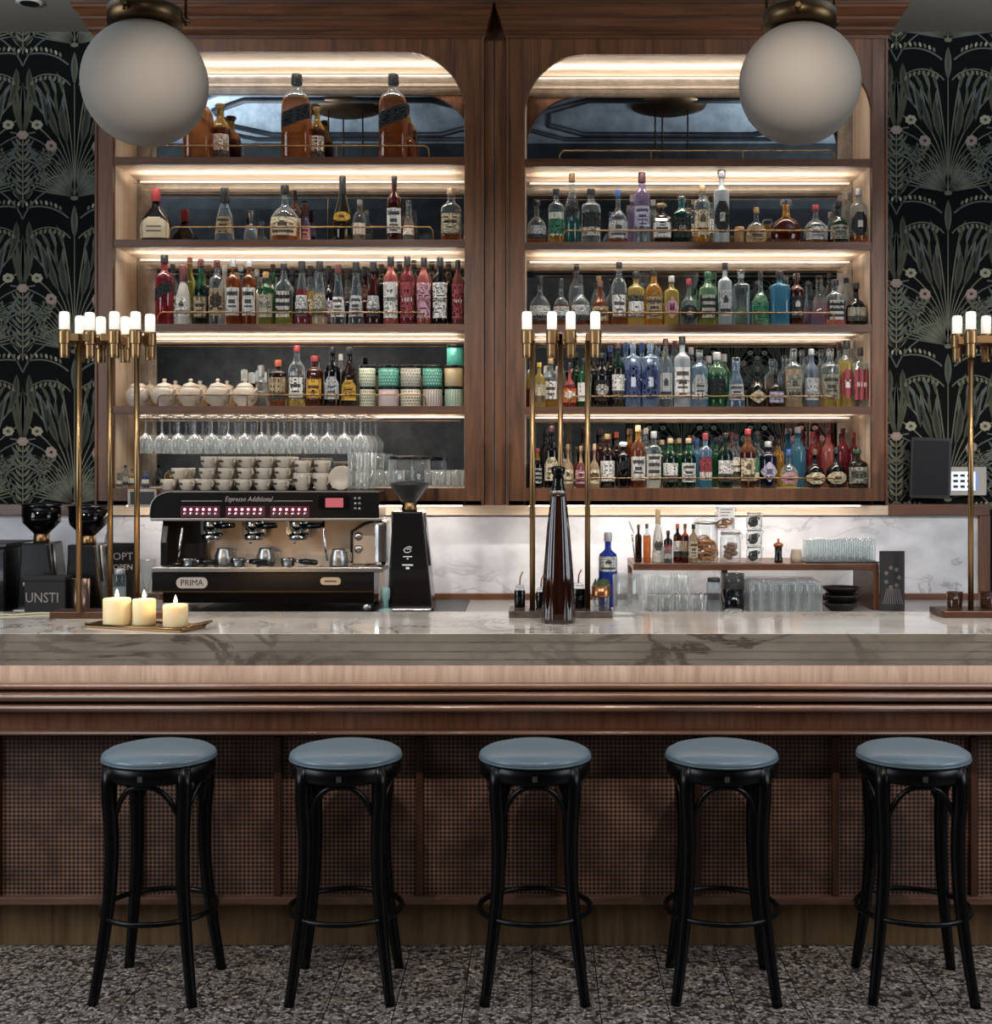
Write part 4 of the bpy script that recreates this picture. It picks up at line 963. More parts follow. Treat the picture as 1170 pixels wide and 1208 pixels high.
row('R', 2, [(637, 27, 326, 'ball', 'dam', .30, 'clr', 'k', 's', 'half', None, 'round clear bottle, amber bottom'),
 (662, 21, 329, 'ball', 'amb', .45, 'clr', 'k', 's', 'half', None, 'small round clear bottle'),
 (684.5, 24, 325, 'ball', 'dam', .35, 'clr', 'k', 's', 'half', None, 'round clear bottle, dark bottom'),
 (708, 21, 332, 'squat', 'amb', .8, 'amb', 'b', 'b', 'oval', None, 'squat amber rum'),
 (730, 19, 309, 'bord', 'amb', .3, 'clr', 'k', 'w', 'frame', None, 'clear bourbon, framed label'),
 (750, 20, 321, 'vod', 'yel', .9, 'gold', 'k', 'w', 'band', None, 'yellow bottle, white label'),
 (771, 21, 318, 'bord', 'gold', .8, 'gold', 'k', 'b', 'lines', None, 'gold rum, beige label'),
 (792, 18, 326, 'vod', 'yel', .85, 'clr', 's', 'p', 'dia', None, 'yellow bottle, pink label'),
 (812.5, 21, 329, 'squat', 'clr', .2, 'clr', 'r', 'k', 'round', None, 'clear bottle, red cap'),
 (835, 22, 321, 'vod', 'yg', .3, 'lgr', 'e', 'k', 'bars', None, 'pale green bottle, dark label'),
 (855, 17, 310, 'vod', 'frs', .7, 'frs', 'k', 's', 'emb', None, 'tall silvery bottle, black cap'),
 (874, 19, 319, 'box', 'clr', .6, 'clr', 'c', None, '', None, 'clear square bottle'),
 (897, 21, 321, 'squat', 'lgr', .6, 'clr', 'k', 'g', 'plain', None, 'clear gin, plain green label'),
 (919.5, 22, 320, 'box', 'sap', .9, 'sap', 'k', None, '', None, 'bright blue square gin'),
 (939.5, 18, 323, 'vod', 'dam', .62, 'dam', 'c', 'k', 'emb', None, 'dark amber bottle, clear stopper'),
 (985, 21, 330, 'sq', 'pnk', .5, 'clr', 'k', 'k', 'bars', None, 'clear bottle, black printed label'),
 (1011, 25, 334, 'squat', 'blk', .45, 'blk', 'k', 'e', 'half', None, 'black bottle, beige label')])
row('R', 2, [(680, 18, 312, 'bord', 'clr', .5, 'clr', 'k', None, '', None, 'clear bottle, black cap'), (706, 17, 326, 'bord', 'clr', .5, 'clr', 'g', None, '', None, 'clear bottle, gold cap'),
 (758, 14, 326, 'vod', 'gold', .6, 'clr', 'k', None, '', None, 'gold bottle'), (842, 15, 322, 'vod', 'grn', .9, 'grn', 'e', None, '', None, 'green bottle'),
 (927, 15, 325, 'bord', 'clr', .5, 'clr', 'c', None, '', None, 'clear bottle, glass stopper'), (966, 20, 326, 'taper', 'vio', .5, 'clr', 'c', None, '', None, 'violet tinted bottle'),
 (978, 14, 322, 'bord', 'pnk', .4, 'clr', 'k', None, '', None, 'pale bottle, black stopper'), (998, 16, 328, 'bord', 'clr', .5, 'clr', 'k', None, '', None, 'clear bottle, dark cap')], True)
row('R', 3, [(636, 15, 428, 'bord', 'yel', .6, 'yel', 'y', 'c', 'half', None, 'yellow bottle behind lamp pole'),
 (649.5, 18, 423, 'vod', 'gold', .2, 'clr', 'g', 'w', 'frame', None, 'gold bottle, framed label'),
 (672, 17, 428, 'squat', 'red', .5, 'pnk', 'k', 'o', 'oval', None, 'orange red liqueur'),
 (689, 17, 423, 'bord', 'grn', .8, 'grn', 'k', 'w', 'plain', None, 'green bottle, pale label'),
 (710, 20, 417, 'bord', 'blk', .8, 'blk', 'k', 'k', 'oval', None, 'black herbal liqueur'),
 (729, 16, 404, 'bord', 'olv', .6, 'dgr', 'p', 'w', 'half', None, 'dark green bottle, white label'),
 (746.5, 18.5, 401, 'box', 'lbl', .75, 'lbl', 'c', 'n', 'round', None, 'pale blue vodka, blue seal'),
 (767, 20, 401, 'box', 'lbl', .75, 'lbl', 'c', 'n', 'round', None, 'pale blue vodka, wider blue seal'),
 (785, 17, 400, 'bord', 'clr', .4, 'clr', 'p', 's', 'emb', None, 'clear bottle, dark neck'),
 (804.5, 20, 397, 'vod', 'frs', .6, 'frs', 'k', 'w', 'lines', None, 'frosted white vodka, black cap'),
 (825, 20, 413, 'vod', 'lbl', .8, 'clr', 'c', 's', 'arch', None, 'pale aqua bottle, shield label'),
 (845.5, 21, 416, 'reed', 'grn', .62, 'lgr', 's', 'k', 'plain', None, 'ribbed green gin'),
 (868, 23, 422, 'taper', 'lbl', .6, 'lbl', 'c', 's', 'lines', None, 'flared icy blue bottle'),
 (893, 22, 433, 'squat', 'blk', .5, 'blk', 'k', 'c', 'dia', None, 'squat black bottle, kite label'),
 (915, 20, 436, 'squat', 'brn', .6, 'brn', 'k', 'l', 'frame', None, 'small brown bottle, white label'),
 (936, 20, 412, 'vod', 'bge', .65, 'clr', 'c', 'e', 'emb', None, 'beige tequila, clear neck'),
 (957, 18, 412, 'bord', 'gry', .8, 'gry', 's', 's', 'plain', None, 'matt blue grey bottle'),
 (979, 22, 412, 'vod', 'yel', .2, 'clr', 'c', 'e', 'lines', None, 'clear tequila, faded label'),
 (998, 18, 402, 'vod', 'yel', .7, 'clr', 'k', 'r', 'round', None, 'yellowish bottle, red seal'),
 (1018, 17, 410, 'box', 'clr', .7, 'clr', 'k', 'r', 'plain', '818', 'clear bottle, red numerals')])
row('R', 3, [(624, 12, 424, 'bord', 'red', .4, 'yel', 'y', None, '', None, 'red and yellow bottle'), (661, 13, 416, 'bord', 'clr', .5, 'clr', 'k', None, '', None, 'clear bottle behind poles'), (680, 13, 416, 'bord', 'dgr', .7, 'dgr', 'k', None, '', None, 'dark green bottle'),
 (700, 14, 414, 'bord', 'olv', .7, 'olv', 'k', None, '', None, 'olive bottle'), (720, 15, 408, 'bord', 'nav', .7, 'nav', 'n', None, '', None, 'navy bottle'),
 (738, 15, 404, 'box', 'blu', .7, 'lbl', 'n', None, '', None, 'deep blue bottle'), (757, 15, 404, 'box', 'blu', .7, 'lbl', 'n', None, '', None, 'blue bottle'), (776, 15, 404, 'box', 'blu', .7, 'lbl', 'c', None, '', None, 'blue clear bottle'),
 (796, 15, 402, 'vod', 'clr', .5, 'clr', 'p', None, '', None, 'clear bottle, purple cap'), (815, 15, 410, 'vod', 'lbl', .5, 'clr', 's', None, '', None, 'icy bottle'), (836, 15, 420, 'reed', 'grn', .7, 'lgr', 's', None, '', None, 'green ribbed bottle'), (854, 15, 418, 'reed', 'grn', .7, 'lgr', 's', None, '', None, 'green ribbed bottle, shorter'),
 (925, 16, 420, 'vod', 'clr', .5, 'clr', 'c', None, '', None, 'clear tequila'), (946, 16, 413, 'vod', 'clr', .5, 'clr', 'c', None, '', None, 'clear glass stoppered bottle'), (968, 15, 413, 'vod', 'bge', .5, 'clr', 'c', None, '', None, 'beige bottle'), (989, 14, 404, 'vod', 'yel', .5, 'clr', 'p', None, '', None, 'yellow bottle, purple cap'), (1008, 14, 402, 'vod', 'pnk', .5, 'clr', 's', None, '', None, 'pink tinted bottle')], True)
row('R', 4, [(622, 10, 534, 'bord', 'brn', .7, 'brn', 'k', None, '', None, 'dark bottle by the frame'),
 (634, 13, 529, 'bord', 'blk', .7, 'gold', 'r', 'k', 'bars', None, 'short black bottle, red top'),
 (650.5, 18, 503, 'bord', 'blk', .8, 'blk', 'p', 'c', 'arch', None, 'tall dark wine, arched label'),
 (670, 14, 524, 'squat', 'bge', .6, 'bge', 'g', 'c', 'emb', None, 'ornate beige bottle'),
 (685, 14, 526, 'squat', 'brp', .6, 'bge', 'g', 'p', 'emb', None, 'ornate rose gold bottle'),
 (701, 14, 524, 'squat', 'bge', .6, 'bge', 't', 'c', 'oval', None, 'ornate cream bottle'),
 (716.5, 18.5, 512, 'bord', 'brn', .8, 'dam', 'g', 'w', 'plain', None, 'netted dark rum, white label'),
 (735, 17, 521, 'vod', 'blk', .8, 'blk', '*w', 'k', 'slant', None, 'black bottle, slanted stripes'),
 (752.5, 18, 502, 'bord', 'amb', .75, 'gold', 't', 'w', 'lines', None, 'gold topped bottle, white label'),
 (771, 18, 509, 'vod', 'wht', .6, 'clr', 's', 'w', 'bars', None, 'silver white bottle'),
 (790.5, 19, 517, 'bord', 'dgr', .7, 'grn', 't', 'w', 'half', None, 'green gin, white label'),
 (812, 18, 517, 'bord', 'dgr', .7, 'grn', 't', 'w', 'lines', None, 'green gin, yellow edged label'),
 (832, 16, 511, 'vod', 'sap', .6, 'lbl', 'r', 'r', 'half', None, 'pale blue bottle, red label'),
 (855.5, 19, 511, 'bord', 'dgr', .8, 'dgr', 'k', 'w', 'half', None, 'dark green bottle, square label'),
 (882, 19, 506, 'bord', 'dam', .6, 'amb', 'r', 'c', 'emb', None, 'amber bottle, long red neck'),
 (906, 21, 521, 'vod', 'nav', .8, 'nav', 's', 'l', 'dia', None, 'navy bottle, lilac kite label'),
 (930, 23, 530, 'ball', 'yel', .4, 'clr', 'n', 'p', 'round', None, 'round clear tequila, blue neck'),
 (961, 25, 530, 'ball', 'blk', .7, 'blk', 'b', 'c', 'round', None, 'round black bottle, oval label'),
 (986, 25, 528, 'ball', 'blk', .7, 'blk', 'k', 'c', 'round', None, 'round black bottle, larger oval label'),
 (1013, 23, 530, 'sq', 'brn', .7, 'olv', 'e', 'e', 'oval', None, 'square dark bottle, leafy label')])
row('R', 4, [(643, 14, 506, 'bord', 'nav', .7, 'nav', 'k', None, '', None, 'tall navy bottle'), (662, 14, 508, 'bord', 'wht', .5, 'brn', 'w', None, '', None, 'bottle with white cap'), (690, 16, 504, 'bord', 'olv', .7, 'olv', 'm', None, '', None, 'olive bottle, maroon cap'),
 (708, 15, 506, 'bord', 'drd', .7, 'brn', 'p', None, '', None, 'dark red bottle'), (727, 15, 510, 'bord', 'brn', .7, 'brn', 'o', None, '', None, 'brown bottle'), (762, 15, 505, 'bord', 'clr', .5, 'clr', 'w', None, '', None, 'clear bottle, white cap'), (781, 14, 519, 'bord', 'grn', .7, 'grn', 't', None, '', None, 'bright green bottle'),
 (801, 14, 517, 'bord', 'grn', .7, 'grn', 't', None, '', None, 'green bottle'), (822, 14, 517, 'vod', 'sap', .7, 'sap', 'n', None, '', None, 'sky blue bottle'), (844, 15, 516, 'bord', 'grn', .7, 'grn', 'k', None, '', None, 'green bottle, black cap'),
 (868, 16, 512, 'vod', 'clr', .5, 'clr', 'p', 'w', 'half', None, 'clear bottle, pale label'), (893, 16, 514, 'vod', 'dgr', .5, 'clr', 'k', 'g', 'half', None, 'green labelled bottle'), (918, 15, 518, 'vod', 'gold', .6, 'gold', 'k', None, '', None, 'gold bottle'),
 (941, 20, 504, 'bord', 'sap', .8, 'sap', 's', None, '', None, 'turquoise bottle'), (958, 16, 510, 'bord', 'red', .8, 'pnk', 'r', None, '', None, 'pink red bottle'), (977, 18, 505, 'bord', 'pnk', .8, 'pnk', 'm', None, '', None, 'pink bottle, dark cap'), (994, 16, 505, 'bord', 'red', .8, 'red', 'm', None, '', None, 'glowing red bottle'), (1013, 13, 510, 'bord', 'red', .8, 'red', 'r', None, '', None, 'small red bottle')], True)
# ------------------------------------------------------------------ crockery and tins on the left cabinet
def arcp(cx, cz, r, a0, a1, n, y=0): return [(cx + r * math.cos(math.radians(a0 + (a1 - a0) * i / n)), y, cz + r * math.sin(math.radians(a0 + (a1 - a0) * i / n))) for i in range(n + 1)]
z3 = shz('L', 3)
def teapot():
    r = empty('teapot'); 
    MB().lathe([(.030, 0), (.036, .004), (.034, .008), (.050, .022), (.058, .045), (.056, .068), (.044, .086), (.040, .090)], 28).build('body', M_cer, r)
    l = MB().lathe([(.041, .090), (.040, .094), (.030, .106), (.012, .113), (.006, .116), (.011, .124), (.007, .132), (.0001, .133)], 24).build('lid', M_cer, r)
    MB().tube([(-.050, 0, .075), (-.066, 0, .086), (-.082, 0, .076), (-.084, 0, .054), (-.072, 0, .034), (-.054, 0, .028)], .0052, 8).build('handle', M_cer, r)
    MB().tube([(.048, 0, .035), (.066, 0, .046), (.076, 0, .068), (.086, 0, .082)], .008, 10, rr=[.014, .011, .008, .0065]).build('spout', M_cer, r)
    return r
tp = None
D = DC + .095
for i, px in enumerate((163, 194, 225, 257, 289)):
    lab = ['cream teapot nearest the frame, first of five in front', 'cream teapot, second of five in front', 'cream teapot, middle of five in front', 'cream teapot, fourth of five in front', 'cream teapot nearest the bottles, last of five in front'][i] + ', left cabinet shelf'
    loc = (X(px, D), D, z3 + .0005)
    if tp is None: tp = teapot(); tp.location = loc; tp.rotation_euler.z = -.7; tag(tp, lab, 'teapot', 'front row of teapots'); t0 = tp
    else: o = dup(tp, loc, -.7, lab)
D = DC + .245
for i, px in enumerate((177, 207, 236, 268)):
    lab = ORD[i + 1] + ' cream teapot of the back row, behind the front teapots'
    dup(t0, (X(px, D), D, z3 + .0005), -.7, lab, 'back row of teapots')
# tea tins
def tin(px, w_, y0, y1, base, ink, pat, lab, side=None, D=DC + .10, up=0):
    h = (y1 - y0) / S(D) ; r = w_ / 2 / S(D); zb = z3 + up
    t = MB().lathe([(.0001, 0), (r * .98, 0), (r, .002), (r, h * .86)], 24).build('tea_tin', mat('tin_' + base, base, .45), None, loc=(X(px, D), D, zb + .0005))
    MB().lathe([(r * 1.0, h * .86), (r * 1.02, h * .865), (r * 1.02, h * .985), (r * .97, h), (.0001, h)], 24).build('lid', M_blkg, t)
    # printed pattern
    pm = MB(); n = 12
    R = r * 1.004 + .0006
    def q(u, v): a = -PI / 2 + u * 1.35; return (R * math.cos(a), R * math.sin(a), h * (.05 + .76 * v))
    nu, nv = (9, 5)
    for j in range(nv):
        for i in range(nu):
            u = -1 + 2 * (i + .5 + (.5 if j % 2 and pat in 'dt' else 0)) / (nu + .5); v = (j + .5) / nv; du = .62 / nu; dv = .30 / nv
            if pat == 'd': pts = [(u + du * math.cos(k * PI / 3) * .9, v + dv * math.sin(k * PI / 3)) for k in range(6)]
            elif pat == 't': pts = [(u - du, v - dv), (u + du, v - dv), (u, v + dv)]
            elif pat == 'z': pts = [(u - du, v - dv * 1.6), (u - du * .2, v - dv * 1.6), (u + du, v + dv * 1.6), (u + du * .2, v + dv * 1.6)]
            else:
                if not (i == 4 and j == 2): continue
                pts = [(-.5, v - dv * 2.4), (.5, v - dv * 2.4), (.5, v + dv * 2.4), (-.5, v + dv * 2.4)]
            pm.add([q(a, b) for a, b in pts], [tuple(range(len(pts)))])
    pm.build('print', mat('tinprint_' + ink, ink, .5), t)
    tag(t, lab, 'tea tin', 'tea tins stacked on the left cabinet shelf')
tin(433, 19, 455, 478.6, 'a8a890', '1c1e1a', 'd', 'beige tea tin with dark dots, lower of the stack nearest the bottles')
tin(458.5, 24, 455, 478.6, '9c8c8e', '5a4a4c', 'l', 'mauve grey tea tin with printed panel, lower of the second stack')
tin(484.5, 24, 455, 478.6, 'b4ae98', '161614', 'd', 'pale tea tin with bold black dots, lower of the middle stack')
tin(510, 23, 455, 478.6, 'a49c94', '4a3c38', 'z', 'grey tea tin with zigzag print, lower of the fourth stack')
tin(535.5, 22, 455, 478.6, '9ca896', '2c6a4c', 'z', 'pale tea tin with green stripes, bottom of the tallest stack')
H1 = 23.8 / S(DC + .10)
for a in ((433, 19, 429, 454, 'a9ac94', '20221e', 't', 'beige tea tin with triangle print, upper of the stack nearest the bottles'),
          (458.5, 24, 429, 454, '2f7a68', 'a8c8b4', 't', 'teal tea tin with pale triangles, upper of the second stack'),
          (484.5, 24, 429, 454, '9c9486', '3a5a4a', 't', 'grey tea tin with green triangles, upper of the middle stack'),
          (510, 23, 429, 454, '2f7a68', '9cc0ae', 'd', 'teal tea tin with pale dots, upper of the fourth stack'),
          (535.5, 22, 429, 454, 'a08c68', '6c583c', 'l', 'gold beige tea tin, middle of the tallest stack')):
    tin(*a, up=H1)
tin(537, 20, 403, 428, '3a9484', 'a89c6c', 'l', 'bright teal tea tin topmost on the tallest stack', up=2 * H1 + .0005)
# ------------------------------------------------------------------ hanging wine glasses
zr = z3 - .0365
gr = empty('glass_rack', (X(300, DC + .2), DC + .2, zr)); tag(gr, 'metal rails under the shelf holding upside down wine glasses', 'glass rack')
pitch = .0775; xg0 = X(172, DC + .08)
for i in range(15):
    x = xg0 + (i - .5) * pitch
    child(MB().box(x - .0025, x + .0025, DC + .035, DM - .03, zr - .010, zr), 'rail', M_steel, gr)
gp = None
RW = ['front', 'second', 'third', 'fourth', 'fifth']
def wl(i, j): return 'clear wine glass hanging upside down, %s from the lamp pole, %s row deep' % (ORD[i + 1], RW[j])
for i in range(14):
    for j in range(3):
        loc = (xg0 + i * pitch + (.012 * j), DC + .078 + j * .085, zr - .004)
        if gp is None:
            gp = MB().lathe([(.0001, -.0005), (.0335, -.002), (.034, -.004), (.02, -.007), (.006, -.014), (.0035, -.03), (.0035, -.075), (.007, -.085), (.026, -.10), (.0375, -.125), (.037, -.15), (.031, -.178), (.0298, -.178), (.0358, -.15), (.0362, -.125), (.025, -.102), (.0001, -.092)], 20).build('wine_glass', G_thin, None, loc=loc)
            tag(gp, wl(i, j), 'wine glass', 'wine glasses hanging upside down'); g0 = gp
        else: dup(g0, loc, None, wl(i, j))
# tumblers on the lowest left shelf
z4 = shz('L', 4)
def tumbler_mesh(r, h, t=.0018, foot=.006):
    return MB().lathe([(.0001, 0), (r * .86, 0), (r * .88, .002), (r, h), (r - t, h), (r * .86 - t, foot), (.0001, foot)], 20)
tm0 = None
def tl_(i, k): return ('clear tumbler stacked on another, ' if k else 'clear tumbler, ') + ('behind the cups, ' if i in (0, 1, 2, 9, 10) else 'beside the grinder hopper, ') + ORD[i + 1] + ' on the lowest left shelf'
for i, (px, n, D) in enumerate(((421, 2, 6.15), (437, 2, 6.16), (452, 1, 6.18), (470, 1, 6.2), (508, 1, 6.17), (524, 1, 6.17), (540, 1, 6.17), (516, 1, 6.26), (534, 1, 6.26), (430, 2, 6.25), (446, 2, 6.26))):
    for k in range(n):
        loc = (X(px, D), D, z4 + .0006 + k * .082)
        if tm0 is None:
            tm0 = tumbler_mesh(.031, .081).build('tumbler', G_clear, None, loc=loc); tag(tm0, tl_(i, k), 'glass', 'tumblers on the lowest shelf of the left cabinet')
        else: dup(tm0, loc, None, tl_(i, k))
for i, (px, w_, yt, liq, cap, ds) in enumerate(((141, 9, 558, 'clr', 'g', 'tiny clear bottle, gold cap, in the corner'), (148, 9, 549, 'clr', 'k', 'tiny clear bottle, black cap, in the corner'),
      (156, 9, 553, 'gold', 'b', 'tiny gold bottle behind the lamp pole'), (172, 9, 556, 'blu', 'n', 'tiny blue bottle beside the lamp pole'))):
    D = DC + .06 + .03 * (i % 2)
    o = bottle(X(px, D), D, z4 + .0005, w_ / S(D), Z(yt, D) - z4, 'bord', liq, .7, 'clr', cap, 'w', 'half'); tag(o, ds + ', lowest left shelf', 'bottle')
# little framed card on the cabinet rail
cf = empty('framed_card', (X(168, 6.07), 6.07, Z(588, 6.07))); tag(cf, 'small pale framed card fixed to the cabinet rail beside the coffee machine', 'card')
child(MB().box(X(151, 6.07), X(185, 6.07), 6.066, 6.079, Z(598, 6.07), Z(577, 6.07)), 'frame', mat('card_frame', 'bdb0a0', .6), cf)
child(MB().box(X(154, 6.07), X(182, 6.07), 6.064, 6.066, Z(595, 6.07), Z(580, 6.07)), 'card', mat('card_dark', '2a2628', .5), cf)

# ------------------------------------------------------------------ espresso machine
DE = 5.80; sE = S(DE)
def ex(p): return X(p, DE)
def ez(p): return Z(p, DE)
em = empty('espresso_machine', (ex(315), 6.0, TOPB)); tag(em, 'wide black and steel three group espresso machine with glowing pink buttons', 'coffee machine')
M_espr = mat('machine_black', '0d0a0b', .22, coat=.3); M_pan = mat('brushed_copper_steel', 'd0bca8', .4, .75)
M_pink = mat('pink_glow_panel', '3a0a18', .4, emit='a02050', estr=.10); M_led2 = mat('pink_led', 'ffffff', .4, emit='ffa8c0', estr=2.5); M_scr = mat('pink_screen', '200808', .3, emit='e07078', estr=.7)
# upper housing with its rounded shoulder
pts = [(ex(447), ez(579.5)), (ex(447), ez(612)), (ex(177), ez(612)), (ex(177.5), ez(600))] + [(ex(177.5 + 26 * (1 - math.cos(a))), ez(600 - 20 * math.sin(a))) for a in [PI / 2 * k / 7 for k in range(1, 8)]]
child(MB().prism(pts[::-1], DE, 6.055, 0), 'upper_housing', M_espr, em, .004)
child(MB().box(ex(204), ex(447), DE - .004, DE + .01, ez(580.8), ez(579)), 'trim_strip', M_steel, em)
child(MB().box(ex(178), ex(450), DE - .010, DE + .02, ez(614.5), ez(611.3)), 'trim_strip', M_steel, em, .002)
pth = [(ex(177.5 + 26 * (1 - math.cos(a))) , DE - .003, ez(600 - 20 * math.sin(a))) for a in [PI / 2 * k / 8 for k in range(9)]]
child(MB().tube([(ex(177.5), DE - .003, ez(611))] + pth, .003, 6), 'trim_strip', M_steel, em)
for cx in (236.5, 289.5, 342):
    bp = child(MB().box(ex(cx - 23), ex(cx + 23), DE - .003, DE, ez(610), ez(597)), 'button_panel', M_pink, em)
    for k in range(6):
        x = ex(cx - 18.3 + 7.3 * k)
        for nm, zz, r, m_ in (('indicator', ez(601), .0055, M_led2), ('button', ez(606.3), .008, M_chrome)):
            o = MB().lathe([(.0001, -.006), (r * .8, -.006), (r, -.004), (r, 0)], 12, M=Matrix.Rotation(-PI / 2, 3, 'X')).build(nm, m_); o.parent = bp; o.location = Vector((x, DE - .003, zz)) - Vector(em.location) + Vector(em.location)
            
child(MB().box(ex(214), ex(262), DE - .001, DE, ez(591.6), ez(590.4)), 'print_line', M_steel, em)
child(MB().box(ex(323), ex(369), DE - .001, DE, ez(591.6), ez(590.4)), 'print_line', M_steel, em)
t = text('lettering', 'Espresso Additional', .032, Vector((ex(293), DE - .001, ez(589))) - Vector(em.location), mat('grey_print', 'a89c98', .5), em, shear=.3, sx=.82)
sc_ = child(MB().rbox(ex(376), ex(412), DE - .004, DE, ez(601), ez(585), .008), 'display', M_blkg, em)
o = MB().box(ex(384), ex(405), DE - .0055, DE - .004, ez(598.5), ez(587.5)).build('screen', M_scr); o.parent = sc_
for i in range(3):
    for j in range(2):
        child(MB().lathe([(.0001, -.004), (.006, -.004), (.007, 0)], 10, M=Matrix.Rotation(-PI / 2, 3, 'X'), c=(ex(419 + 5 * j), DE, ez(588 + 6 * i))), 'button', M_steel, em)
# body
child(MB().box(ex(196), ex(440), 6.0, 6.26, ez(712), ez(613)), 'rear_panel', M_pan, em)
child(MB().prism([(5.84, ez(614)), (6.0, ez(614)), (6.0, ez(668)), (5.80, ez(668)), (5.80, ez(640))], ex(189), ex(197), 0, 'x'), 'side_panel', M_espr, em, .004)
child(MB().box(ex(197), ex(232), 5.96, 6.0, ez(667), ez(614)), 'side_panel', mat('smoked_panel', '2c2422', .3, .4), em)
pk = child(MB().prism([(ex(412), ez(667)), (ex(412), ez(629)), (ex(426), ez(621)), (ex(441), ez(616)), (ex(441), ez(667))], 5.90, 5.92, 0), 'control_plate', M_pan, em, .003)
child(MB().tube([(ex(411), 5.895, ez(666)), (ex(411), 5.895, ez(628)), (ex(426), 5.895, ez(619)), (ex(441), 5.895, ez(614))], .006, 8), 'steam_pipe', M_blk, em)
for zz in (634, 649):
    o = MB().lathe([(.0001, -.012), (.014, -.012), (.017, -.006), (.019, 0)], 20, M=Matrix.Rotation(-PI / 2, 3, 'X')).build('gauge', M_steel); o.parent = pk; o.location = (ex(419), 5.90, ez(zz))
child(MB().prism([(5.80, ez(614)), (6.0, ez(614)), (6.0, ez(668)), (5.80, ez(668))], ex(441), ex(455), 0, 'x'), 'side_panel', M_chrome, em, .02)
# three groups
for i, px in enumerate((243, 293, 346)):
    x = ex(px); g = child(MB().lathe([(.032, 0), (.036, -.01), (.036, -.05), (.028, -.056), (.028, -.066), (.040, -.070), (.042, -.092), (.034, -.096), (.0001, -.096)], 24, (x, 5.90, ez(613))), 'group_head', M_chrome, em)
    o = MB().tube([(x + .01, 5.875, ez(624)), (x + .03, 5.86, ez(622)), (x + .06, 5.84, ez(621)), (x + .12, 5.82, ez(620))], .011, 10, rr=[.008, .011, .014, .012]).build('lever_handle', M_blkg); o.parent = g
    child(MB().rbox(x - .058, x + .05, 5.93, 5.99, ez(634), ez(614), .012), 'group_housing', M_chrome, em, .004)
    o = MB().tube([(x - .008, 5.90, ez(636)), (x - .012, 5.89, ez(643))], .006, 8).build('spout', M_chrome); o.parent = g
for px, dx in ((213, -1), (379, 1)):
    x = ex(px)
    child(MB().tube([(x, 5.86, ez(614)), (x + dx * .004, 5.84, ez(625)), (x + dx * .012, 5.83, ez(645)), (x + dx * .02, 5.84, ez(662))], .0055, 8), 'steam_wand', M_chrome, em)
child(MB().rbox(ex(180), ex(452), 5.78, 6.0, ez(675), ez(669), .006), 'drip_tray', M_steel, em, .003)
# grille bars of the tray
for i in range(14):
    x = ex(200 + i * 18); child(MB().box(x, x + .05, 5.79, 5.99, ez(669) + .0, ez(669) + .003), 'grille_bar', M_chrome, em)
child(MB().box(ex(179), ex(441), DE, 6.0, ez(698), ez(675)), 'front_panel', M_espr, em, .004)
child(MB().box(ex(179), ex(441), DE - .004, DE + .01, ez(698.8), ez(697)), 'trim_strip', M_brassd, em)
child(MB().box(ex(190), ex(440), DE + .03, 6.0, ez(712), ez(698)), 'base', M_blkg, em)
def badge(x0, x1, y0, y1, m_):
    return child(MB().rbox(ex(x0), ex(x1), DE - .004, DE + .001, ez(y1), ez(y0), .95 * (y1 - y0) / 2 / sE, k=5), 'badge', m_, em)
b1 = badge(208, 245, 681, 694, mat('badge_cream', 'b8aca0', .4))
o = text('lettering', 'PRIMA', .038, (ex(226.5), DE - .005, ez(687.5)), mat('badge_ink', '3c3432', .5), b1, sx=.95)
b2 = badge(378, 402, 681, 690, mat('badge_gold', 'c4a888', .35))
child(MB().box(ex(383), ex(397), DE - .0055, DE - .004, ez(686.2), ez(684.8)), 'print_line', mat('badge_ink', '3c3432', .5), em)
for px in (200, 431):
    for D in (5.86, 6.18):
        child(MB().lathe([(.022, 0), (.026, .004), (.022, ez(712) - TOPB - .0085)], 16, (ex(px), D, TOPB + .0085)), 'foot', M_steel, em)
# black mat under machine and grinder
ma = MB().box(X(222, 5.73), X(546, 5.73), 5.72, 6.36, TOPB + .0003, TOPB + .008); ma = ma.build('bar_mat', mat('black_rubber', '0e0e10', .4), bevel=.002); tag(ma, 'long black mat on the back counter under the coffee machine and grinder', 'mat')
# portafilters lying on the drip tray
for i, px in enumerate((220, 279, 338)):
    x, D = ex(px), 5.83; zz = ez(669) + .0035
    p = empty('portafilter', (x, D, zz)); tag(p, ['portafilter with black handle lying on the drip tray, nearest the candles', 'portafilter with black handle lying on the middle of the drip tray', 'portafilter with black handle lying on the drip tray, nearest the grinder'][i], 'portafilter', 'portafilters on the drip tray')
    MB().lathe([(.0001, 0), (.026, .0), (.030, .004), (.034, .026), (.036, .028), (.036, .034), (.03, .034), (.027, .01), (.0001, .01)], 24).build('basket', M_chrome, p)
    MB().tube([(.034, 0, .022), (.055, -.006, .020)], .007, 8).build('neck', M_chrome, p)
    MB().tube([(.052, -.006, .020), (.08, -.010, .019), (.125, -.016, .016), (.135, -.017, .015)], .012, 12, rr=[.010, .0135, .0125, .008]).build('handle', M_blkg, p)
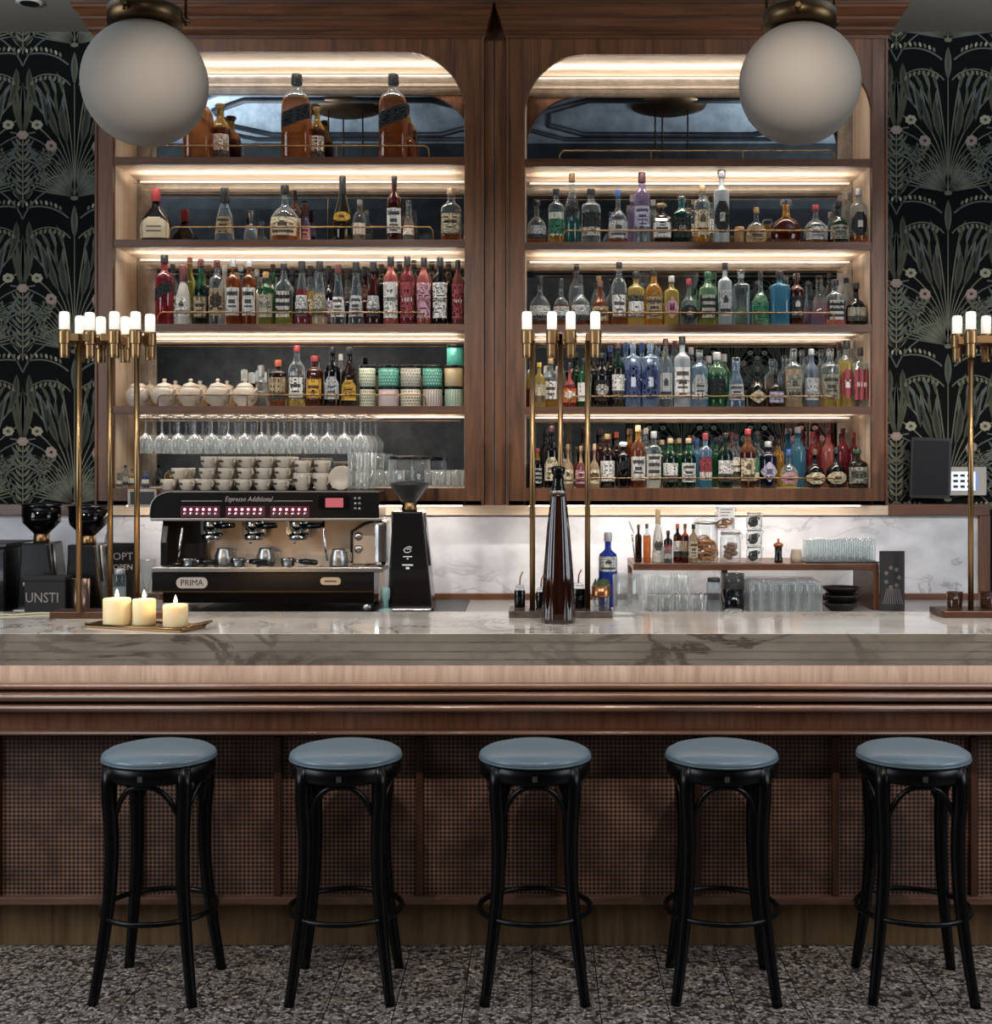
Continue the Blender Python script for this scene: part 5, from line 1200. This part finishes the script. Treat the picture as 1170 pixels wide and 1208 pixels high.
# jug on the tray
jg = empty('milk_jug', (ex(397), 5.86, ez(669) + .0035)); tag(jg, 'small steel milk jug on the drip tray beside the gauges', 'jug')
MB().lathe([(.0001, 0), (.040, 0), (.042, .004), (.040, .04), (.030, .065), (.031, .072), (.029, .072), (.028, .065), (.037, .04), (.0001, .006)], 24).build('body', M_steel, jg)
MB().tube([(.036, 0, .058), (.056, 0, .054), (.056, 0, .02), (.040, 0, .016)], .004, 8).build('handle', M_steel, jg)
jg['group'] = 'steel jugs on the drip tray'
dup(jg, (ex(256), 5.93, ez(669) + .0035), .4, 'small steel milk jug behind the first portafilter on the drip tray')
dup(jg, (ex(306), 5.93, ez(669) + .0035), .4, 'small steel milk jug behind the middle portafilter on the drip tray')

# ------------------------------------------------------------------ cups on the machine
def cup(r, h):
    c_ = tumbler_lathe = MB().lathe([(.0001, 0), (r * .62, 0), (r * .66, .003), (r * .92, h * .35), (r, h * .7), (r, h), (r - .003, h), (r - .004, h * .7), (.0001, .006)], 20).build('espresso_cup', M_cer)
    MB().tube([(r * .92, 0, h * .78), (r * 1.35, 0, h * .80), (r * 1.42, 0, h * .5), (r * .95, 0, h * .32)], .0032, 6).build('handle', M_cer, c_)
    MB().box(-r * .42, r * .42, -r * 1.0, -r * .96, h * .5, h * .68).build('logo', mat('cup_print', '3a302c', .5), c_)
    return c_
zc_ = ez(579) + .0005; cps = None
xs_c = (202, 222, 243, 265, 288, 311, 334)
k = 0
for lvl, (xsr, yb) in enumerate((((199, 221, 243, 265, 288, 310, 332), 0), ((210, 243, 265, 288, 310, 332), 1), ((245, 267, 290, 312, 334), 2))):
    for i, px in enumerate(xsr):
        for D in ((5.86, 5.94, 6.02) if lvl < 1 else (5.88, 5.97)):
            loc = (X(px, 5.86) + (D - 5.86) * .1, D, zc_ + lvl * .0505); rz = -.85 + .16 * ((i * 7 + lvl * 3) % 5) / 4
            dj = {5.86: 0, 5.94: 1, 6.02: 2, 5.88: 0, 5.97: 1}[D]
            grp = ['lowest', 'middle', 'upper'][lvl] + ' layer of espresso cups on the coffee machine'
            lab = 'cream espresso cup on the coffee machine, %s layer, %s along, %s row' % (['lowest', 'middle', 'upper'][lvl], ORD[i + 1], RW[dj])
            if cps is None:
                cps = cup(.0375, .050); cps.location = loc; cps.rotation_euler.z = rz; tag(cps, lab, 'cup', grp); cps0 = cps
            else: dup(cps0, loc, rz, lab, grp)
            if D != 5.86 and lvl == 0: pass
k = 0
for px, D, l_ in ((356, 5.87, 0), (379, 5.87, 0), (356, 5.98, 0), (379, 5.98, 0), (357, 5.87, 1), (380, 5.87, 1)):
    lab = ['large cream mug, lower of the pair, coffee machine top', 'large cream mug beside the upright saucers, coffee machine top', 'large cream mug behind its twin, coffee machine top', 'large cream mug at the back beside saucers', 'cream cup balanced on the first large mug', 'cream cup balanced on the second large mug'][k]; k += 1
    sc = (1.08, 1.08, 1.55) if l_ == 0 else (1, 1, 1.1)
    o = dup(cps0, (X(px, 5.86), D, zc_ + l_ * .0785), -.8, lab, 'large mugs on the coffee machine', sc)
    if px == 360 or px == 384: pass
for i in range(4):
    o = MB().lathe([(.0001, 0), (.030, 0), (.052, .006), (.054, .009), (.05, .010), (.028, .004), (.0001, .004)], 28).build('saucer', M_cer)
    o.rotation_euler = (PI / 2 - .12, 0, .25); o.location = (X(402, 5.87) + .002 * i, 5.86 + .018 * i, zc_ + .054)
    tag(o, ORD[i + 1] + ' upright cream saucer leaning beside the mugs on the coffee machine', 'saucer', 'upright saucers on the coffee machine')
for i in range(3):
    px = (419, 426, 432)[i]
    tm = dup(tm0, (X(px, 5.9), 5.86 + i * .07, zc_), None, 'clear tumbler at the end of the coffee machine top, lower layer, %s row' % RW[i], 'tumblers on the coffee machine')
    dup(tm0, (X(px, 5.9) + .002, 5.86 + i * .07, zc_ + .083), None, 'clear tumbler at the end of the coffee machine top, upper layer, %s row' % RW[i], 'tumblers on the coffee machine')

# ------------------------------------------------------------------ coffee grinders
def grinder(name, px, D, w_, yh, yn, yb, base, label, clear=True, logo=True, bodyc=None):
    s = S(D); x = X(px, D); root = empty(name, (x, D, base)); tag(root, label, 'coffee grinder')
    z = lambda p: Z(p, D) - base; r = w_ / 2 / s
    hn = z(yn); hh = z(yh); hm = hn + (hh - hn) * .40
    MB().lathe([(.030, hn), (.034, hn + .004), (r * .97, hm), (r, hm + .02), (r, hh), (r - .003, hh), (r - .003, hm + .02), (.030, hn + .006)], 28).build('hopper', G_jar if clear else glassy('smoked_glass', '6a5a58', .2, '2a2022', .2), root)
    MB().lathe([(.0001, hh + .012), (r * .3, hh + .012), (r * 1.03, hh + .004), (r * 1.03, hh - .006), (r, hh - .008)], 28).build('lid', M_blkg, root)
    MB().lathe([(.0001, hn + .006), (.027, hn + .007), (r * .88, hm - .004), (r * .9, hm + .008), (r * .5, hm + .016), (.0001, hm + .012)], 24).build('coffee_beans', mat('roasted_beans', '140b08', .5), root)
    MB().lathe([(.034, hn - .036), (.036, hn - .03), (.033, hn), (.030, hn + .003)], 24).build('collar', M_brass, root)
    hb = hn - .036; t = r * .78; b_ = r * 1.12
    m_ = bodyc or M_espr
    MB().prism([(-t, hb), (t * .9, hb), (t * 1.05, hb * .75), (b_ * 1.02, .03), (b_ * 1.1, .0), (-b_ * .85, .0), (-b_ * .85, .03), (-t * .98, hb * .8)], -.085, .10, 0).build('body', m_, root, .008)
    if not logo: MB().box(-t * .6, t * .5, -.12, -.084, hb * .38, hb * .44).build('dosing_fork', M_steel, root, .003)
    MB().box(-b_ * .8, b_, -.14, -.085, 0.0, .016).build('catch_tray', M_steel, root, .004)
    MB().tube([(t * 1.0, -.03, hb * .98), (t * 1.15, -.04, hb * .7), (t * 1.3, -.05, hb * .45)], .005, 8).build('lever', M_steel, root)
    if logo:
        zc = hb * .60
        lg = MB().tube([(a * .016 * 1.2, -.0865, zc + b * .016) for a, b in ((1, .9), (.5, 1.3), (-.3, 1), (-.9, .4), (-.6, -.3), (.2, -.4), (.8, .1), (.5, .7), (-.2, .5))], .0022, 6)
        lg.box(-.02, .02, -.0885, -.085, zc - .026, zc - .022).box(-.004, .004, -.0885, -.085, zc - .036, zc - .031)
        lg.box(-.024, .024, -.0885, -.085, zc - .064, zc - .058).box(-.008, .008, -.0885, -.085, zc - .080, zc - .070)
        lg.build('logo', M_white, root)
    return root
grinder('coffee_grinder', 483, 5.92, 50, 540, 593, 705, TOPB + .0082, 'tall black coffee grinder with clear bean hopper and white logo, beside the machine')
grinder('coffee_grinder', 49, 5.95, 44, 596, 630, 705, TOPB + .0003, 'black coffee grinder with smoked hopper behind the small black box', False, False)
grinder('coffee_grinder', 104, 5.95, 44, 598, 632, 705, TOPB + .0003, 'black coffee grinder with smoked hopper behind the first lamp pole', False, False)
# tamper with blue grey brush
tmp = empty('tamper', (X(455, 5.76), 5.76, TOPB + .0082)); tag(tmp, 'pale teal coffee tamper standing beside the black grinder', 'tamper')
MB().lathe([(.0001, 0), (.030, 0), (.032, .006), (.030, .014), (.012, .022)], 20).build('base', mat('pale_teal', '7c9c98', .4), tmp)
MB().lathe([(.012, .022), (.011, .05), (.018, .07), (.019, .10), (.014, .112), (.0001, .114)], 20).build('handle', mat('pale_teal', '7c9c98', .4), tmp)
# dark appliance, box, sign and odds and ends at the candle end
ap = empty('water_boiler', (X(-4, 5.95), 5.95, TOPB)); tag(ap, 'dark boxy appliance at the far end of the back counter by the grinder', 'appliance')
MB().box(-.14, .10, -.15, .15, .0005, .29).build('body', M_espr, ap, .01)
MB().box(-.15, .11, -.16, .16, .29, .31).build('lid', M_steel and mat('dark_steel', '4a4644', .35, .9), ap, .006)
MB().box(-.03, .05, -.156, -.15, .10, .2).build('panel', M_blkg, ap, .003)
bx = empty('knock_box', (X(56, 5.24), 5.24, 0))
bx.location = (X(57, 5.755), 5.755, TOPB); tag(bx, 'small black box with pale letters standing under the grinder hopper', 'box')
MB().box(-.088, .090, -.045, .045, .0005, .168).build('box_body', mat('black_card', '14100f', .6), bx, .003)
MB().box(-.091, .093, -.048, .048, .150, .172).build('lid', mat('black_card', '14100f', .6), bx, .003)
text('lettering', 'UNSTI', .062, (-.01, -.0465, .078), mat('pale_print', '9a8c84', .6), bx, sx=.85)
mc = MB().lathe([(.0001, 0), (.036, 0), (.038, .004), (.040, .16), (.037, .16), (.034, .008), (.0001, .006)], 24).build('shaker_tin', mat('tin_warm', '8c7468', .3, 1), None, loc=(X(95, 5.755), 5.755, TOPB + .0005)); tag(mc, 'tall steel shaker tin standing beside the black lettered box', 'shaker')
sg = empty('counter_sign', (X(146, 6.2), 6.2, TOPB)); tag(sg, 'small dark sign with two lines of pale letters behind the first poles', 'sign')
MB().box(-.06, .058, -.012, .012, .0005, .29).build('board', mat('sign_dark', '1c1719', .5), sg, .002)
text('lettering', 'OPT', .05, (0, -.0135, .225), M_white, sg)
text('lettering', 'OPEN', .036, (0, -.0135, .175), M_white, sg)
o = bottle(X(128, 6.09), 6.09, TOPB + .0005, .036, Z(600, 6.06) - TOPB, 'vod', 'wht', .8, 'clr', 'w', None); tag(o, 'tall white plastic bottle behind the second grinder hopper', 'bottle')
o = bottle(X(141, 5.78), 5.78, TOPB + .0005, .055, Z(671, 5.78) - TOPB, 'jar', 'frs', .6, 'clr', 's', None); tag(o, 'pale glass jar low behind the lit candles', 'jar')
o = MB().lathe([(.0001, 0), (.05, 0), (.058, .03), (.046, .15), (.044, .19), (.052, .21), (.049, .21), (.04, .19), (.0001, .01)], 24).build('glass_jug', G_clear, None, loc=(X(173, 6.25), 6.25, TOPB + .0005)); tag(o, 'clear glass jug behind the edge of the coffee machine', 'jug')
# white cable
cb = MB().tube([(X(-6, 5.2), 5.0, BT + .004), (X(20, 5), 4.98, BT + .004), (X(45, 5), 5.04, BT + .004), (X(62, 5), 5.02, BT + .004), (X(72, 5), 5.06, BT + .004)], .0035, 6).build('cable', mat('pale_cable', 'b8b490', .5)); tag(cb, 'pale cable lying on the marble behind the first lamp base', 'cable')

# ------------------------------------------------------------------ raised wooden shelf with jars
DJ0, DJ1 = 5.95, 6.34; zj = Z(665, DJ0)
js = empty('counter_shelf', (X(892, 6.1), 6.1, TOPB)); tag(js, 'long low wooden shelf on the back counter carrying jars and glasses', 'shelf')
xa, xb = X(747, DJ0), X(1037, DJ0)
child(MB().box(xa, xb, DJ0, DJ1, zj - .030, zj), 'top', M_woodx, js, .003)
child(MB().box(xb - .026, xb, DJ0, DJ1, TOPB + .0003, zj - .03), 'leg', M_wood, js, .002)
child(MB().box(X(850, DJ1), X(850, DJ1) + .026, DJ1 - .05, DJ1, TOPB + .0003, zj - .03), 'leg', M_wood, js, .002)
child(MB().box(xa, xa + .02, DJ1 - .05, DJ1, TOPB + .0003, zj - .03), 'leg', M_wood, js, .002)
DJ = 6.03
for i, (px, w_, yt, shp, liq, glass, cap, lab, st, ds) in enumerate((
  (753, 8, 619, 'vod', 'brn', 'olv', 'b', None, '', 'slim dark bitters bottle, brown cap, first on the jar shelf'),
  (763, 9, 618, 'vod', 'amb', 'clr', 'b', None, '', 'slim amber bitters bottle, brown cap, second on the jar shelf'),
  (776, 15, 601, 'taper', 'wht', 'clr', 't', 'w', 'oval', 'pale bottle with red print and cork, tallest on the jar shelf'),
  (788, 10, 626, 'vod', 'brn', 'blk', 'p', 'r', 'half', 'small black dropper bottle on the jar shelf'),
  (799, 10, 618, 'vod', 'dam', 'blk', 'o', 'w', 'half', 'small bitters bottle with orange cap on the jar shelf'),
  (808, 9, 618, 'vod', 'drd', 'amb', 'b', 'b', 'half', 'small amber bitters bottle on the jar shelf'))):
    D = DJ - .02 if i % 2 else DJ + .01
    o = bottle(X(px, D), D, zj + .0005, w_ / S(D), Z(yt, D) - zj, shp, liq, .7, glass, cap, lab, st); tag(o, ds, 'bottle')
o = bottle(X(816.5, DJ), DJ - .045, zj + .0005, 10 / S(DJ), Z(618, DJ) - zj, 'vod', 'bge', .8, 'bge', 'k', 'c', 'lines'); tag(o, 'beige bottle with black cap beside the orange slice jar', 'bottle')
for i, (px, yt, ds) in enumerate(((787, 640, 'small clear glass holding bar tools, jar shelf'),)):
    o = tumbler_mesh(.026, .075).build('small_glass', G_clear, None, loc=(X(px, 5.985), 5.985, zj + .0005)); tag(o, ds, 'glass')
# scoop leaning at the shelf end
scp = empty('strainer', (X(749, 6.0), 6.0, zj)); tag(scp, 'steel cocktail strainer standing upright at the end of the jar shelf', 'strainer')
MB().tube([(0, 0, .002), (-.008, 0, .08), (-.014, 0, .13)], .0035, 8).build('handle', M_chrome, scp)
MB().lathe([(.0001, -.006), (.022, -.004), (.034, .0), (.036, .002), (.022, .0)], 20, M=Matrix.Rotation(1.2, 3, 'Y'), c=(-.018, 0, .165)).build('bowl', M_chrome, scp)
def clip_jar(px, D, w_, zb, h, label, fill):
    r = w_ / 2 / S(D); x = X(px, D); root = empty('clip_jar', (x, D, zb + .0005)); tag(root, label, 'jar', 'clip top jars on the shelf')
    MB().lathe([(.0001, 0), (r * .94, 0), (r, .004), (r, h * .74), (r * .9, h * .82), (r * .88, h * .86), (r * .85, h * .86), (r * .86, h * .8), (r * .96, h * .72), (r * .96, .006), (.0001, .005)], 28).build('glass', G_jar, root)
    MB().lathe([(r * .90, h * .86), (r * .94, h * .87), (r * .94, h * .91), (r * .9, h * .92)], 28).build('seal', M_steel, root)
    MB().lathe([(r * .90, h * .92), (r * .92, h * .97), (r * .8, h), (.0001, h)], 28).build('lid', G_jar, root)
    MB().tube([(r * .95, 0, h * .93), (r * 1.12, -.004, h * .85), (r * 1.1, -.004, h * .72), (r * .98, 0, h * .76)], .002, 6).build('wire_clip', M_steel, root)
    rr_ = random.Random(px)
    if fill:
        cm, n, kind = fill
        for i in range(n):
            m_ = MB()
            q = (rr_.uniform(-.45, .45) * r, rr_.uniform(-.55, .3) * r, h * (.10 + .40 * i / n))
            if kind == 'ring':
                R = Matrix.Rotation(rr_.uniform(0, 3), 3, 'X') @ Matrix.Rotation(rr_.uniform(-.5, .5), 3, 'Z')
                pp = [R @ Vector((r * .5 * math.cos(a), r * .5 * math.sin(a), 0)) for a in [2 * PI * k / 12 for k in range(12)]]
                m_.tube([(p.x + q[0], p.y + q[1], max(.01, p.z + q[2])) for p in pp], .0042, 6, closed=True)
            elif kind == 'chunk':
                m_.lathe([(.0001, -.012), (.013, -.008), (.018, 0), (.013, .008), (.0001, .012)], 7, (q[0] * .8, q[1] * .8, q[2] + .01), smooth=False)
            m_.build('dried_slice' if kind == 'ring' else 'dried_piece', cm, root)
    return root
M_or = mat('dried_orange', 'b07038', .6); M_wal = mat('dried_brown', '7c5a40', .7)
hj = lambda yt, D: Z(yt, D) - zj
clip_jar(832, DJ, 29, zj, hj(611, DJ), 'wide clip top jar filled with dried orange slices', (M_or, 20, 'ring'))
h2 = hj(625, DJ)
clip_jar(861.5, DJ, 25, zj, h2, 'clip top jar of brown dried pieces under the smaller jar', (M_wal, 18, 'chunk'))
j3 = clip_jar(855, DJ, 23, zj + h2 + .001, Z(595, DJ) - Z(624, DJ), 'clip top jar with white printed label, resting on another jar', (M_or, 4, 'ring'))
MB().box(-.038, .038, -.0475, -.0465, .055, .105).build('label', M_white, j3)
for q in range(3): MB().box(-.028, .028 - .01 * q, -.0482, -.0476, .092 - .014 * q, .096 - .014 * q).build('print_line', mat('red_grey_print', '8a6a70', .6), j3)
hs = (Z(604, DJ) - zj) / 3
for k, nm in enumerate(('lowest', 'middle', 'topmost')):
    clip_jar(889.5, DJ, 19, zj + k * (hs + .0008), hs, nm + ' of three small clip top jars of dark spice', (mat('dark_spice', '2a2220', .7), 9, 'chunk'))
mill = empty('pepper_mill', (X(918, DJ), DJ, zj + .0005)); tag(mill, 'small black pepper mill with copper top on the jar shelf', 'pepper mill')
MB().lathe([(.0001, 0), (.020, 0), (.019, .01), (.016, .04), (.018, .07), (.0001, .072)], 20).build('body', M_blkg, mill)
MB().lathe([(.019, .070), (.023, .076), (.021, .086), (.006, .092), (.004, .10), (.007, .105), (.0001, .11)], 20).build('top', mat('copper', 'a8704c', .3, 1), mill)
tl = MB().lathe([(.0001, 0), (.026, 0), (.028, .03), (.022, .05), (.024, .06), (.0001, .062)], 20).build('spice_pot', mat('pot_beige', 'b8a48c', .5), None, loc=(X(939, DJ), DJ, zj + .0005)); tag(tl, 'small beige pot beside the pepper mill', 'pot')
sh0 = None
def sl(i, j): return 'slim upright clear glass at the jar shelf end, %s along, %s row' % (ORD[i + 1], RW[j])
def hl(i, j): return 'upside down highball glass under the jar shelf, %s along, %s row' % (ORD[i + 1], RW[j])
def rl(i, j, k): return 'clear rocks glass under the jar shelf, %s stack, %s row, %s' % (ORD[i + 1], RW[j], ('bottom', 'top')[k])
mt_ = MB().box(X(948, DJ), X(1034, DJ), 5.97, 6.30, zj + .0003, zj + .006).build('ribbed_mat', mat('black_rubber', '0e0e10', .4)); tag(mt_, 'thin black mat under the row of small upright glasses', 'mat')
for j in range(3):
    for i in range(10):
        D = 6.0 + j * .085
        loc = (X(954 + i * 8.3, 6.0) + j * .01, D, zj + .0065)
        if sh0 is None:
            sh0 = MB().lathe([(.0001, 0), (.0135, 0), (.0155, .003), (.0150, .06), (.0125, .085), (.0135, .10), (.012, .10), (.011, .085), (.0135, .06), (.0135, .006), (.0001, .005)], 14).build('shot_glass', G_clear, None, loc=loc)
            tag(sh0, sl(i, j), 'glass', 'slim glasses at the end of the jar shelf')
        else: dup(sh0, loc, None, sl(i, j))
# glasses below the shelf
hb0 = None
for j in range(5):
    for i in range(6):
        D = 5.80 + j * .072; loc = (X(892 + i * 14.2, 5.80) + j * .004, D, TOPB + .0005)
        if loc[0] > X(965, 5.8) + .03: continue
        if hb0 is None:
            hb0 = MB().lathe([(.0001, .138), (.024, .138), (.0255, .136), (.0265, .0), (.0250, .0), (.0238, .128), (.0001, .13)], 18).build('highball_glass', G_clear, None, loc=loc)
            tag(hb0, hl(i, j), 'glass', 'upside down highball glasses under the jar shelf')
        else: dup(hb0, loc, None, hl(i, j))
tb0 = None
for j in range(2):
    for i, px in enumerate((766, 786, 806, 824)):
        for k in range(2 if i < 3 else 1):
            D = 5.80 + j * .1; loc = (X(px, 5.80), D, TOPB + .0005 + k * .0835)
            if tb0 is None:
                tb0 = tumbler_mesh(.036, .082).build('rocks_glass', G_clear, None, loc=loc); tag(tb0, rl(i, j, k), 'glass', 'stacked rocks glasses under the jar shelf')
            else: dup(tb0, loc, None, rl(i, j, k))
o = bottle(X(842, 5.85), 5.85, TOPB + .0005, .066, .155, 'jar', 'clr', .6, 'clr', 'k', None); tag(o, 'clear lidded glass jar between stacked tumblers and dark container', 'jar')
dk = empty('ice_bucket', (X(865, 5.9), 5.9, TOPB + .0005)); tag(dk, 'smoked container with dark lower half under the jar shelf', 'container')
MB().lathe([(.0001, 0), (.046, 0), (.048, .004), (.048, .10)], 24).build('dark_base', M_blkg, dk)
MB().lathe([(.048, .10), (.049, .17), (.047, .17), (.046, .10)], 24).build('rim', glassy('smoked_glass2', 'a8a8a8', .2, '888888', .2), dk)
for k in range(3):
    o = MB().lathe([(.0001, 0), (.05, 0), (.085, .03), (.088, .034), (.084, .034), (.048, .006), (.0001, .005)], 28).build('bowl', mat('dark_bowl', '2c2622', .3), None, loc=(X(992, 5.95), 5.95, TOPB + .0005 + k * .0355))
    tag(o, ['lowest', 'middle', 'topmost'][k] + ' dark bowl of the stack under the jar shelf', 'bowl', 'stack of dark bowls')
mn = empty('menu_board', (X(1052, 5.92), 5.92, TOPB + .0005)); tag(mn, 'dark menu stand with floral print at the end of the jar shelf', 'menu')
MB().box(-.056, .056, -.006, .006, 0, Z(650, 5.92) - TOPB).build('board', mat('menu_dark', '1e1a1a', .5), mn, .002)
fp_ = MB()
for i in range(7):
    a = 2 * PI * i / 7; cx, cz = .03 * math.cos(a), .15 + .045 * math.sin(a)
    fp_.add([(cx + .012 * math.cos(t_) * (1 if k_ % 2 else .6), -.0065, cz + .012 * math.sin(t_) * (1 if k_ % 2 else .6)) for k_, t_ in enumerate([2 * PI * q / 10 for q in range(10)])], [tuple(range(10))])
for i in range(9):
    x_ = -.044 + .011 * i; fp_.add([(x_, -.0065, .03), (x_ + .004, -.0065, .03), (x_ * .6 + .004, -.0065, .10), (x_ * .6, -.0065, .10)], [(0, 1, 2, 3)])
fp_.build('floral_print', mat('menu_print', '6c625c', .6), mn)

# ------------------------------------------------------------------ wall tablet and control panel
tbx = empty('wall_tablet', (X(1097, 6.38), 6.38, Z(552, 6.38))); tag(tbx, 'black tablet screen mounted on the floral wallpaper, switched off', 'tablet')
MB().rbox(-.098, .098, -.012, .004, -.147, .147, .008).build('casing', M_blk, tbx)
MB().box(-.086, .086, -.0135, -.012, -.132, .132).build('screen', mat('tablet_glass', '0c0d10', .45, spec=.25), tbx)
MB().box(-.03, .03, .004, .079, -.04, .04).build('bracket', M_blk, tbx)
tbx.rotation_euler = (0, .03, 0)
pn = empty('control_panel', (X(1140, 6.44), 6.44, Z(567.5, 6.44))); tag(pn, 'white wall control panel with small lit screen beside the black tablet', 'control panel')
MB().rbox(-.091, .091, -.018, .018, -.069, .069, .006).build('casing', mat('panel_white', 'b4aca4', .5), pn)
sc_ = MB().box(-.080, .036, -.0195, -.018, -.045, .045).build('screen', mat('lit_screen', 'ffffff', .4, emit='d8e8ff', estr=1.1), pn)
for i in range(3):
    for j in range(3):
        MB().box(-.072 + .034 * i, -.048 + .034 * i, -.0205, -.0196, -.034 + .027 * j, -.020 + .027 * j).build('icon', mat('icon_dark', '2a3440', .5), sc_)
MB().box(.038, .044, -.0195, -.018, -.045, .045).build('side_light', mat('blue_strip', '4080ff', .4, emit='4a80e0', estr=.9), pn)

# ------------------------------------------------------------------ things on the bar beside the middle lamp
zt_ = BT + .0265
def cruet(px, D, w_, h, label, cap='steel'):
    r = w_ / 2 / S(D); root = MB().lathe([(.0001, 0), (r * .9, 0), (r, .004, 2), (r, h * .5), (r, h * .74, 2, 1), (r * .8, h * .86, 2, 1), (r * .75, h * .9, 2, 1)], 20).build('bitters_jar', [glassy('glass_blk', *[COLR['blk'][0], COLR['blk'][2], COLR['blk'][1]]), G_clear], None, loc=(X(px, D), D, zt_))
    MB().lathe([(r * .8, h * .88), (r * .85, h * .9), (r * .6, h), (.0001, h)], 20).build('lid', G_clear, root)
    MB().tube([(0, 0, h), (.002, 0, h + .03), (.012, 0, h + .05)], .003, 6).build('pourer', mat('copper', 'a8704c', .3, 1), root)
    tag(root, label, 'jar', 'small jars of dark liquid on the lamp base')
cruet(613, 5.04, 13, .085, 'small jar of dark liquid with copper pourer, outermost on the lamp base')
cruet(638, 5.05, 12, .075, 'small jar of dark liquid between lamp pole and brown bottle')
cruet(682, 5.02, 16, .095, 'small jar of dark liquid behind the brown bottle, beside the third pole')
o = empty('herb_glass', (X(709, 4.95), 4.95, zt_)); tag(o, 'glass of green herbs in a copper sleeve at the end of the lamp base', 'glass')
tumbler_mesh(.034, .095).build('glass', G_clear, o)
MB().lathe([(.0345, .05), (.0355, .055), (.036, .09), (.0352, .09)], 20).build('sleeve', mat('copper', 'a8704c', .3, 1), o)
hb_ = MB()
for i in range(26):
    a, q = i * 2.4, .004 + .026 * (i / 26) ** .5
    x_, y_ = q * math.cos(a), q * math.sin(a)
    hb_.add([(x_, y_, .07), (x_ + .008, y_ + .002, .095), (x_ + .004, y_ - .003, .112 + .004 * (i % 3)), (x_ - .005, y_, .095)], [(0, 1, 2, 3)])
hb_.build('herbs', mat('herb_green', '3c4c2c', .7), o)
D = 5.055
o = bottle(X(717, D), D, BT + .0268, 22 / S(D), Z(628, D) - BT - .0268, 'vod', 'blu', .85, 'blu', 's', 's', 'emb', zone=(.48, .68)); tag(o, 'deep blue bottle with white emblem standing behind the herb glass', 'bottle')
D = 4.97
g = empty('mixing_glass', (X(739.5, D), D, BT + .0005)); tag(g, 'large clear mixing glass with crystal pieces inside, on the marble', 'glass')
r = 17 / S(D); MB().lathe([(.0001, 0), (r * .95, 0), (r, .004), (r, .155), (r - .003, .158), (r - .004, .02), (.0001, .016)], 28).build('glass', G_clear, g)
rr_ = random.Random(5)
for i in range(9):
    a = rr_.uniform(0, 6.28); q = rr_.uniform(0, .026)
    MB().lathe([(.0001, -.016), (.011, -.008), (.014, .004), (.0001, .015)], 6, (q * math.cos(a), q * math.sin(a), .036 + .009 * i), smooth=False).build('ice_piece', G_clear, g)
o = MB().lathe([(.0001, 0), (.032, 0), (.034, .004), (.034, .016), (.030, .018), (.028, .008), (.0001, .008)], 24).build('ashtray', G_clear, None, loc=(X(865, 5.03), 5.03, BT + .0005)); tag(o, 'small low glass dish near the back edge of the marble', 'dish')
for px in (1126, 1165):
    D = 5.0
    o = tumbler_mesh(.031, .062).build('amber_glass', glassy('amber_tint', 'c09a84', .15, '8a6450', .2), None, loc=(X(px, D), D, BT + .0268)); tag(o, 'small amber tinted glass on the end lamp base, %s the pole' % ('before' if px < 1145 else 'beyond'), 'glass')
